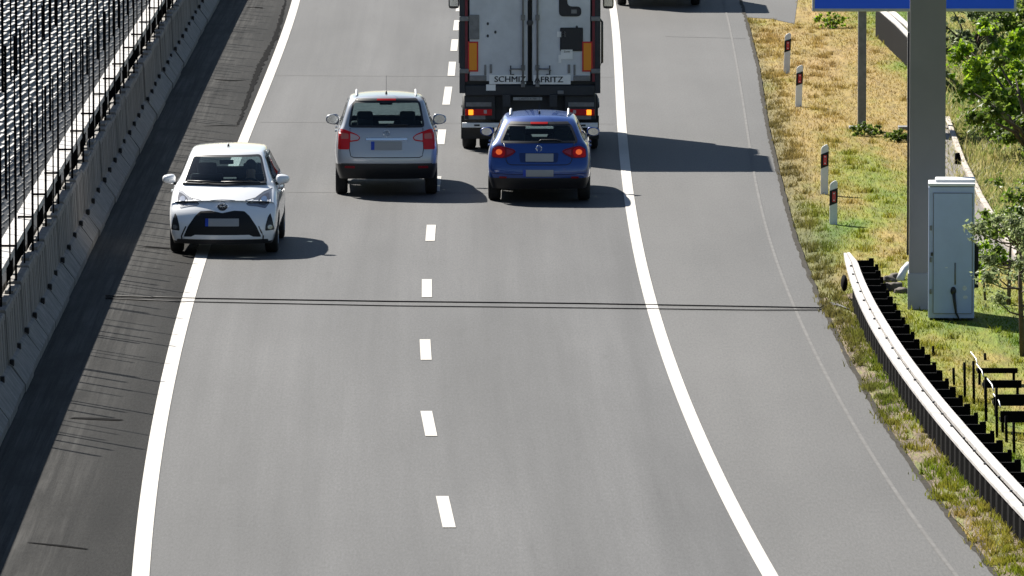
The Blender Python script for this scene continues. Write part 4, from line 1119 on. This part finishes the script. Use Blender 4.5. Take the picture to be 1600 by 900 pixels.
# ------------------------------------------------------------------ dark van far ahead on the shoulder; only its lowest edge and its shadow reach the frame
def build_van(pos, label):
    t = thing('van', label, 'van', pos)
    bm = bmesh.new()
    pr = [(0, .35), (0, 2.15), (.10, 2.3), (3.3, 2.32), (4.0, 1.55), (4.9, 1.2), (5.05, .9), (5.05, .35)]
    L = [bm.verts.new((-.98, y, z)) for y, z in pr]; Rr = [bm.verts.new((.98, y, z)) for y, z in pr]
    n = len(pr); bm.faces.new(L); bm.faces.new(Rr[::-1])
    for i in range(n): bm.faces.new((L[i], Rr[i], Rr[(i+1) % n], L[(i+1) % n]))
    bmesh.ops.bevel(bm, geom=list(bm.edges), offset=.07, segments=3, affect='EDGES'); bmesh.ops.recalc_face_normals(bm, faces=bm.faces)
    from_bm('body', bm, mat('van_paint', (.06, .065, .075), .35, coat=.8), t, False)
    for s in (-1, 1):
        d = box('rear_door', (s*.45, -.012, 1.3), (.88, .03, 1.7), mat('van_door', (.05, .055, .065), .4), t, .012); box('rear_window', (s*.45, -.03, 1.72), (.70, .012, .55), M['lens_dark'], d, .004)
        box('tail_light', (s*.93, -.02, 1.05), (.10, .04, .5), M['red_lens'], t, .012)
        for ay in (.9, 4.1): wheel(t, s*.86, ay, .34, .22, s)
        mirror_unit(t, s*1.12, 3.4, 1.45, s, M['plastic'], (.11, .1, .14))
    box('bumper', (0, -.05, .45), (1.9, .14, .22), M['plastic'], t, .03); box('number_plate', (0, -.13, .52), (.5, .015, .11), M['plate'], t)
    return t
q = at(1030, 11); build_van((q.x, q.y, 0), 'dark van at the top edge of the picture beyond the lorry')

# ------------------------------------------------------------------ marker posts
def marker_post(pos, label, h, lean):
    t = thing('marker_post', label, 'marker post', pos, 0, 'reflector posts along the right verge')
    t.rotation_euler = (R(-2), R(lean), 0)
    bm = bmesh.new(); w = .062
    o = [(-w, 0), (w, 0), (w, h-.03), (w-.03, h), (-w+.03, h-.035), (-w, h-.075)]
    vs = [bm.verts.new((a, -.035, b)) for a, b in o]; f = bm.faces.new(vs)
    r = bmesh.ops.extrude_face_region(bm, geom=[f]); bmesh.ops.translate(bm, verts=[v for v in r['geom'] if isinstance(v, bmesh.types.BMVert)], vec=(0, .07, 0))
    bmesh.ops.bevel(bm, geom=[e for e in bm.edges if e.calc_length() > .05], offset=.007, segments=2, affect='EDGES')
    bmesh.ops.recalc_face_normals(bm, faces=bm.faces); from_bm('post', bm, M['post_white'], t)
    z1 = h-.14
    bm = bmesh.new(); o = [(-w-.003, z1-.27), (w+.003, z1-.22), (w+.003, z1+.02), (-w-.003, z1-.03)]
    vs = [bm.verts.new((a, -.039, b)) for a, b in o]; f = bm.faces.new(vs)
    r = bmesh.ops.extrude_face_region(bm, geom=[f]); bmesh.ops.translate(bm, verts=[v for v in r['geom'] if isinstance(v, bmesh.types.BMVert)], vec=(0, .078, 0))
    bmesh.ops.recalc_face_normals(bm, faces=bm.faces); b = from_bm('black_band', bm, M['black'], t)
    box('reflector', (.004, -.044, z1-.125), (.056, .012, .165), M['reflector'], b, .004)
    for dz in (.055, -.055): box('reflector_dot', (.004, -.052, z1-.125+dz), (.022, .006, .016), M['post_white'], b)
    return t
for (px, py, h, ln, lab) in [(1229, 117, .86, 2.0, 'white reflector post farthest along the verge, beside the shoulder edge'),
                         (1247.5, 168, .83, 2.0, 'white reflector post second farthest, standing on dry straw grass'),
                         (1288, 307, .86, .5, 'white reflector post just beyond the nearest one, with a dot on its top'),
                         (1302, 353, .73, .5, 'white reflector post nearest the camera, just beyond the guard rail end')]:
    q = at(px, py); marker_post((q.x, q.y, float(vz(q.x, q.y))-.02), lab, h, ln)

# ------------------------------------------------------------------ guard rail on the right
def px_curve(pix, z):
    P = [at(a, b, z) for a, b in pix]; ys = [p.y for p in P][::-1]; xs = [p.x for p in P][::-1]
    def f(y):
        if y < ys[0]: return xs[0]+(xs[0]-xs[1])/(ys[0]-ys[1])*(y-ys[0])
        return float(np.interp(y, ys, xs))
    return f, ys
ZT = .42
railL, ysl = px_curve([(1317, 395), (1333, 444), (1352, 490), (1383, 550), (1412, 592), (1444, 631), (1494, 692), (1550, 752), (1600, 808), (1660, 872)], ZT)
cL = np.polyfit(np.array(ysl), [railL(y) for y in ysl], 3); fL = lambda y: float(np.polyval(cL, y)) if y > ysl[0] else railL(y)
yend = at(1322, 395, ZT).y
gr = thing('guard_rail', 'pale two plank guard rail on close black ribs curving along the right verge', 'guard rail')
gy = np.linspace(82, yend, 90)
wid = lambda y: float(np.interp(y, [84, 100, 112, 122, yend], [.31, .29, .25, .18, .09]))
def plank(name, fa, fb, z0, z1, m, ys_):
    V, Fc = [], []
    for y in ys_: V += [(fa(y), y, z1), (fb(y), y, z1), (fb(y), y, z0), (fa(y), y, z0)]
    n = len(ys_)
    for i in range(n-1):
        for c in range(4): Fc.append((4*i+c, 4*i+(c+1) % 4, 4*i+4+(c+1) % 4, 4*i+4+c))
    Fc += [(0, 1, 2, 3), (4*n-1, 4*n-2, 4*n-3, 4*n-4)]
    return from_data(name, V, Fc, m, gr)
slit = lambda y: float(np.interp(y, [84, 98, 112, yend], [.065, .055, .022, .010]))
pk = plank('plank', fL, lambda y: fL(y)+wid(y)*.5-slit(y)/2, ZT-.035, ZT, M['rail_white'], gy)
gy2 = np.linspace(82, yend-3.0, 80)
pk2 = plank('plank', lambda y: fL(y)+wid(y)*.5+slit(y)/2, lambda y: fL(y)+wid(y), ZT-.035, ZT+.008, M['rail_white'], gy)
for i, y in enumerate(np.arange(83.5, yend-1, 1.35)):
    bm = bmesh.new(); add_box(bm, (fL(y)+wid(y)*.5-.035+.01*(i % 3), y, ZT+.012), (.035, .05, .018), None, .004); from_bm('bolt', bm, M['dark_grey'], pk)
# black corrugated skirt under the road side edge
V, Fc = [], []
ys_ = np.arange(82, yend-4.5, .10)
for i, y in enumerate(ys_):
    dx = .03+(.035 if (i//3) % 2 else 0.0); x = fL(y)+dx; V += [(x, y, ZT-.05), (x, y, .0)]
for i in range(len(ys_)-1): Fc.append((2*i, 2*i+1, 2*i+3, 2*i+2))
sk = from_data('corrugated_skirt', V, Fc, M['black_steel'], gr); sk.modifiers.new('t', 'SOLIDIFY').thickness = .01
# close cross ribs on the verge side
for i, y in enumerate(np.arange(84, yend+.1, 1.02)):
    x0 = fL(y)+.08; x1 = fL(y)+wid(y)+float(np.interp(y, [84, 100, 118, 126, yend], [.30, .30, .30, .30, .27]))
    bm = bmesh.new(); add_box(bm, ((x0+x1)/2, y, ZT-.17), (x1-x0, .05, .26), None, .006)
    add_box(bm, (x1-.03, y-.02, ZT-.03), (.05, .03, .05))
    from_bm('cross_rib', bm, M['black_steel'], gr)
    if i % 2 == 0:
        bm = bmesh.new(); add_box(bm, (x1-.05, y, .16), (.06, .06, .5)); from_bm('rib_post', bm, M['black_steel'], gr)
V = []; y2 = np.linspace(82, yend, 60)
for y in y2:
    x1 = fL(y)+wid(y)+float(np.interp(y, [84, 100, 118, 126, yend], [.26, .26, .26, .26, .23])); V += [(fL(y)+.1, y, .07), (x1, y, .07)]
tr = from_data('trough', V, [(2*i, 2*i+1, 2*i+3, 2*i+2) for i in range(59)], M['black_steel'], gr); tr.modifiers.new('t', 'SOLIDIFY').thickness = .012
# rounded black end plates
for (px, py, sx, sz, nm) in [(1319, 440, .05, .12, 'end_plate')]:
    q = at(px, py, .30); bm = bmesh.new(); ellipsoid(bm, (q.x, q.y, .28), (sx, .25, sz), 18); from_bm(nm, bm, M['black_steel'], gr, True)

# ------------------------------------------------------------------ sign, big column, cabinet
q = at(1347, 204); sg = thing('road_sign', 'wide blue motorway sign with pale rim on steel posts at the top of the picture', 'sign', (q.x, q.y, 0))
s_ = (204+750)*.0881
x0, x1 = (1268-800)/s_-q.x, (1587-800)/s_-q.x; zb_ = (204-18)/s_
p1 = box('sign_rim', ((x0+x1)/2, 0, zb_+.9), (x1-x0, .07, 1.8), M['sign_edge'], sg, .03)
box('sign_face', ((x0+x1)/2, -.038, zb_+.9), (x1-x0-.10, .01, 1.68), M['blue_sign'], sg, .003)
box('post', (0, .12, zb_/2+.6), (.155, .14, zb_+1.2), M['dark_grey'] if False else M['galv'], sg, .01)
x2 = (1424-800)/s_-q.x; box('post', (x2, .12, zb_/2+.6), (.15, .14, zb_+1.2), M['galv'], sg, .01)
for xx in (0, x2):
    box('foot_plate', (xx-.06, .12, .03), (.36, .34, .09), M['galv'], sg, .01)
q = at(1448, 489); s_ = (489+750)*.0881
cl = thing('gantry_column', 'massive grey rectangular steel column beside the grey cabinet', 'column', (q.x, q.y, 0), R(-2.6))
box('shaft', (0, .27, 4.2), (.515, .52, 7.3), M['column'], cl, .012); box('base_sleeve', (-.005, .27, .26), (.535, .55, .62), M['column_low'], cl, .012)
box('cable_duct', (-.275, .36, 2.4), (.03, .08, 3.2), M['dark_grey'], cl, .006)
box('base_slab', (0, .27, -.02), (1.0, 1.0, .08), M['concrete'], cl, .02)
q = at(1486, 505); cb = thing('cabinet', 'grey steel control cabinet on short legs in front of the big column', 'cabinet', (q.x, q.y, 0), R(-3.0))
W_, D_, H_, Z0 = .65, .62, 1.86, .07
box('housing', (0, D_/2, Z0+H_/2), (W_, D_, H_), M['cab'], cb, .012)
bm = bmesh.new(); add_box(bm, (.0, D_/2, Z0+H_+.03), (W_+.012, D_+.02, .04), None, .008); add_box(bm, (.05, D_/2+.1, Z0+H_+.07), (W_-.08, D_-.16, .05), None, .02); from_bm('lid', bm, mat('lid_sunlit', (.74, .75, .75), .5), cb)  # lid whitened to colour in the sunlight on the cabinet top
dr = box('door', (.02, -.008, Z0+H_/2-.01), (W_-.11, .02, H_-.16), mat('cabinet_door', (.42, .51, .72), .5, var=.07, scale=2), cb, .006)
for (cx, cz, sx, sz) in ((0.02, Z0+H_-.085, W_-.11, .008), (.02, Z0+.07, W_-.11, .008), (-.255, Z0+H_/2, .008, H_-.16), (.295, Z0+H_/2, .008, H_-.16)):
    box('door_gap', (cx, -.012, cz), (sx, .012, sz), M['galv'], dr)
for z in (.45, .9, 1.35): box('hinge', (-.29, -.01, z), (.025, .03, .07), M['galv'], dr, .006)
box('lock', (-.275, -.016, .98), (.03, .03, .05), M['dark_grey'], dr, .006)
bm = bmesh.new(); ellipsoid(bm, (.03, -.03, .46), (.042, .03, .06), 14); h = from_bm('door_handle', bm, M['plastic'], dr, True)
tube('cable', [(.035, -.03, .44), (.05, -.035, .30), (.07, -.03, .15), (.11, -.02, .07), (.16, -.01, .02)], [.026, .022, .015, .012, .010], M['plastic'], cb, 8)
tube('vent_pipe', [(.055, -.018, .86), (.055, -.018, .55)], .012, M['galv'], cb, 8)
for x, z, sx, sz in ((.19, .50, .045, .05), (.20, .37, .05, .035), (-.07, .79, .03, .012)):
    bm = bmesh.new(); ellipsoid(bm, (x, -.014, z), (sx, .006, sz), 12); from_bm('paint_patch', bm, mat('touch_up', (.68, .70, .72), .6, var=.2, scale=20), dr)
box('side_box', (.355, .25, .80), (.06, .25, .62), M['black'], cb, .01)
for sx in (-.27, .0, .27): box('leg', (sx, .1, .02), (.07, .07, .14), M['dark_grey'], cb); 
# broken pale pipe and stones at the foot of the column
q = at(1411, 441); tag(tube('drain_pipe', [(q.x+.10, q.y+.3, .24), (q.x+.02, q.y+.2, .16), (q.x-.06, q.y-.1, .02)], [.05, .055, .06], M['post_white'], None, 14), 'short pale bent pipe end lying left of the big column foot', 'pipe')
for i, (px, py, r) in enumerate([(1388, 446, .11), (1399, 440, .10), (1397, 458, .13), (1409, 462, .10)]):
    q = at(px, py); bm = bmesh.new(); bmesh.ops.create_icosphere(bm, subdivisions=3, radius=1)
    for v in bm.verts: v.co *= 1+.16*math.sin(v.co.x*5+i)*math.sin(v.co.y*4+2*i)+.08*math.sin(v.co.z*9+i)
    bmesh.ops.transform(bm, matrix=Matrix.Translation((q.x, q.y, r*.5)) @ Matrix.Diagonal((r*1.1, r*1.2, r*.8, 1)), verts=bm.verts)
    tag(from_bm('rock', bm, M['rock'], None, True), 'rough dark grey rock lying between the guard rail end and the big column', 'rock', 'rocks by the rail end')

# ------------------------------------------------------------------ black panels on thin stakes, lower right
def staked_panel(px0, px1, pyt, pyb, label, stakes):
    q = at(px0, pyb+22); s_ = (pyb+22+750)*.0881; z1 = (22+pyb-pyt)/s_; z0 = 22/s_
    t = thing('trough', label, 'trough', (q.x, q.y, 0), 0, 'black troughs on stakes')
    w_ = (px1-px0)/s_
    bm = bmesh.new(); add_box(bm, (w_/2, .0, (z0+z1)/2-.02), (w_, .03, z1-z0-.04)); add_box(bm, (w_/2, .17, z0+.02), (w_, .34, .03))
    from_bm('panel', bm, M['black_steel'], t)
    for a in (.03, w_-.05):
        box('leg', (a, .02, z0/2), (.035, .035, z0+.02), M['black_steel'], t)
    tube('rim', [(0, -.03, z1+.01), (0, .3, z1+.05), (-.06, .5, z1+.12)], .008, M['steel'], t, 8)
    return t
for a in [(1527, 1590, 570, 583, 'black trough on stakes standing farthest from the camera, beside the tree', 0), (1536, 1596, 589, 606, 'black trough second from the farthest, under the grey bush', 0),
          (1552, 1625, 611, 634, 'black trough third from the farthest, at the right edge', 0), (1563, 1640, 637, 660, 'black trough nearest to the camera, at the right edge', 0)]: staked_panel(*a)
for (px, py, pt) in [(1459, 560, 541), (1491, 606, 575), (1508, 632, 566), (1522, 636, 564), (1541, 665, 588), (1558, 690, 606), (1540, 566, 552), (1573, 697, 650), (1585, 716, 660)]:
    q = at(px, py); h = (py-pt)/((py+750)*.0881)
    tag(tube('stake', [(q.x, q.y, -.05), (q.x-.01, q.y+.03, h)], .018, M['black_steel'], None, 8), 'thin dark stake standing in the grass between the guard rail and the black troughs', 'stake', 'stakes in the grass')
q = at(1497, 265); tag(tube('bollard', [(q.x, q.y, 0), (q.x, q.y, .16), (q.x-.02, q.y, .29)], [.075, .06, .045], M['black_steel'], None, 12), 'short dark bollard at the kerb of the path', 'bollard')
# far side-road rail at the top right
P = [at(1368, 16, .6), at(1395, 40, .6), at(1420, 66, .6), at(1450, 96, .6)]
t = thing('side_rail', 'dark sheet guard rail with pale top running behind the sign post', 'guard rail', (0, 0, 0))
V = []
for p_ in P: V += [(p_.x, p_.y, .62), (p_.x, p_.y, .0)]
o = from_data('sheet', V, [(2*i, 2*i+1, 2*i+3, 2*i+2) for i in range(3)], M['black_steel'], t); o.modifiers.new('t', 'SOLIDIFY').thickness = .03
for dx in (.10, .28): tube('top_rail', [p_+Vector((dx, 0, .03)) for p_ in P], .06, M['rail_white'], t, 8)

# ------------------------------------------------------------------ trees and bushes on the right
def leaves(name, blobs, n, size, m, parent, flat=.6):
    C = np.array([b[:3] for b in blobs]); Rd = np.array([b[3] for b in blobs]); pr = Rd**2.2; pr /= pr.sum()
    k = rng.choice(len(blobs), n, p=pr)
    d = rng.standard_normal((n, 3)); d /= np.linalg.norm(d, axis=1)[:, None]
    rad = np.abs(rng.standard_normal(n))*.62
    c = C[k]+d*(Rd[k]*rad)[:, None]*np.array([1, 1, .85])
    keep = c[:, 2] > .02; c = c[keep]; n = len(c); d = d[keep]
    nn = d*.6+rng.standard_normal((n, 3))*.55+np.array([0, 0, .35]); nn /= np.linalg.norm(nn, axis=1)[:, None]
    a = np.cross(nn, rng.standard_normal((n, 3))); a /= np.linalg.norm(a, axis=1)[:, None]; b = np.cross(nn, a)
    s = (rng.uniform(.55, 1.3, n)*size)[:, None]
    V = np.empty((n*4, 3)); V[0::4] = c-a*s; V[1::4] = c+b*s*flat-nn*s*.12; V[2::4] = c+a*s; V[3::4] = c-b*s*flat-nn*s*.12
    i = np.arange(n)*4
    return from_data(name, V.tolist(), np.stack([i, i+1, i+2, i+3], 1).tolist(), m, parent)
def limbs(bm, base, top, r, k, spread):
    base, top = Vector(base), Vector(top); mid = (base+top)/2+Vector((random.uniform(-.08, .08), random.uniform(-.1, .1), 0))
    add_tube(bm, [base, mid, top], [r, r*.75, r*.35], 8); ends = []
    for q in range(k):
        t = random.uniform(.3, 1.0); p0 = base+(top-base)*t; a = random.random()*6.28
        p2 = p0+Vector((math.cos(a)*spread*random.uniform(.6, 1.1), math.sin(a)*spread*random.uniform(.6, 1.1), spread*random.uniform(.1, .8))); p1 = (p0+p2)/2+Vector((0, 0, -.05))
        add_tube(bm, [p0, p1, p2], [r*.4, r*.28, r*.1], 6); ends.append(p2)
    return ends
def tree(px, py, h, spread, k, n, size, m, label, r=.05, cat='tree', group=None, low=.35):
    q = at(px, py); z = float(vz(q.x, q.y)); t = thing('tree' if cat == 'tree' else 'bush', label, cat, (q.x, q.y, z), 0, group)
    bm = bmesh.new(); top = (random.uniform(-.1, .1)*spread, 0, h*.85); ends = limbs(bm, (0, 0, -.05), top, r, k, spread)
    from_bm('trunk' if cat == 'tree' else 'stems', bm, M['bark'], t, True)
    blobs = [(e.x, e.y, e.z+.05, random.uniform(.22, .42)*spread) for e in ends]+[(top[0], top[1], top[2], .4*spread)]
    blobs = [b for b in blobs if b[2] > low*h*.6] or blobs
    leaves('crown' if cat == 'tree' else 'foliage', blobs, n, size, m, t)
    return t
tree(1576, 478, 1.35, .36, 14, 1500, .040, M['leaf_mid'], 'small slender tree with sparse yellow green leaves right of the cabinet', .032)
tree(1598, 560, 2.0, .52, 16, 3200, .035, M['leaf_grey'], 'grey green feathery tree at the right edge above the black troughs', .04)
tree(1540, 470, .95, .24, 10, 700, .040, M['leaf_bright'], 'low bright leafy sapling touching the right side of the cabinet', .02)
tree(1590, 425, 1.3, .55, 12, 1100, .045, M['leaf_mid'], 'thin tree at the right edge in front of the pale path end', .03)
bb = [(1600, 215, 2.1, 1.5, 'leaf_bright', 'large bright green bush at the right edge below the sign'), (1560, 150, 1.7, 1.2, 'leaf_bright', 'bright green bush left of the largest bush at the right edge'),
      (1625, 250, 2.4, 1.6, 'leaf_mid', 'darker green bush at the right edge beneath the bright bushes'), (1600, 90, 2.4, 1.7, 'leaf_mid', 'dark green bush behind the right end of the sign'),
      (1515, 95, 1.4, 1.1, 'leaf_grey', 'grey green bush right of the big column under the sign'), (1560, 60, 1.6, 1.3, 'leaf_grey', 'grey green bush hanging below the right half of the sign')]
def bush(px, py, h, sp, n, size, m, label, group=None):
    q = at(px, py); z = float(vz(q.x, q.y)); t = thing('bush', label, 'bush', (q.x, q.y, z), 0, group)
    bm = bmesh.new(); B = []
    for k in range(46):
        a = random.random()*6.28; r = sp*math.sqrt(random.random())*1.1; zz = h*random.uniform(.05, .95)*(1-.45*(r/sp)**2)
        e = Vector((r*math.cos(a), r*math.sin(a), zz)); B.append((e.x, e.y, e.z, random.uniform(.07, .20)*sp))
        if k < 18: add_tube(bm, [(.1*e.x, .1*e.y, -.05), (e.x*.45, e.y*.45, zz*.6), tuple(e)], [.022*h, .014*h, .006*h], 6)
    from_bm('stems', bm, M['bark'], t, True); leaves('foliage', B, n, size, m, t); return t
for px, py, h, sp, m, lab in bb: bush(px, py, h, sp*.75, 7000, .055, M[m], lab)
for px, py, h, sp, m, lab in [(1352, 214, .30, .55, 'leaf_mid', 'low dark weed clump at the foot of the sign post'), (1405, 222, .26, .5, 'leaf_mid', 'low dark weed clump left of the big column'), (1300, 45, .5, .7, 'leaf_bright', 'green weed clump beneath the left end of the sign')]:
    bush(px, py, h, sp*.5, 1500, .03, M[m], lab)
# scrub of coarse grass stems on the bank
T = []
for k in range(9000):
    px, py = random.uniform(1478, 1610), random.uniform(40, 330); q = at(px, py); T.append((q.x, q.y, float(vz(q.x, q.y))-.01))
tag(blades('long_grass', T, .08, .26, .009, 1.1, M['leaf_grass']), kind='stuff')
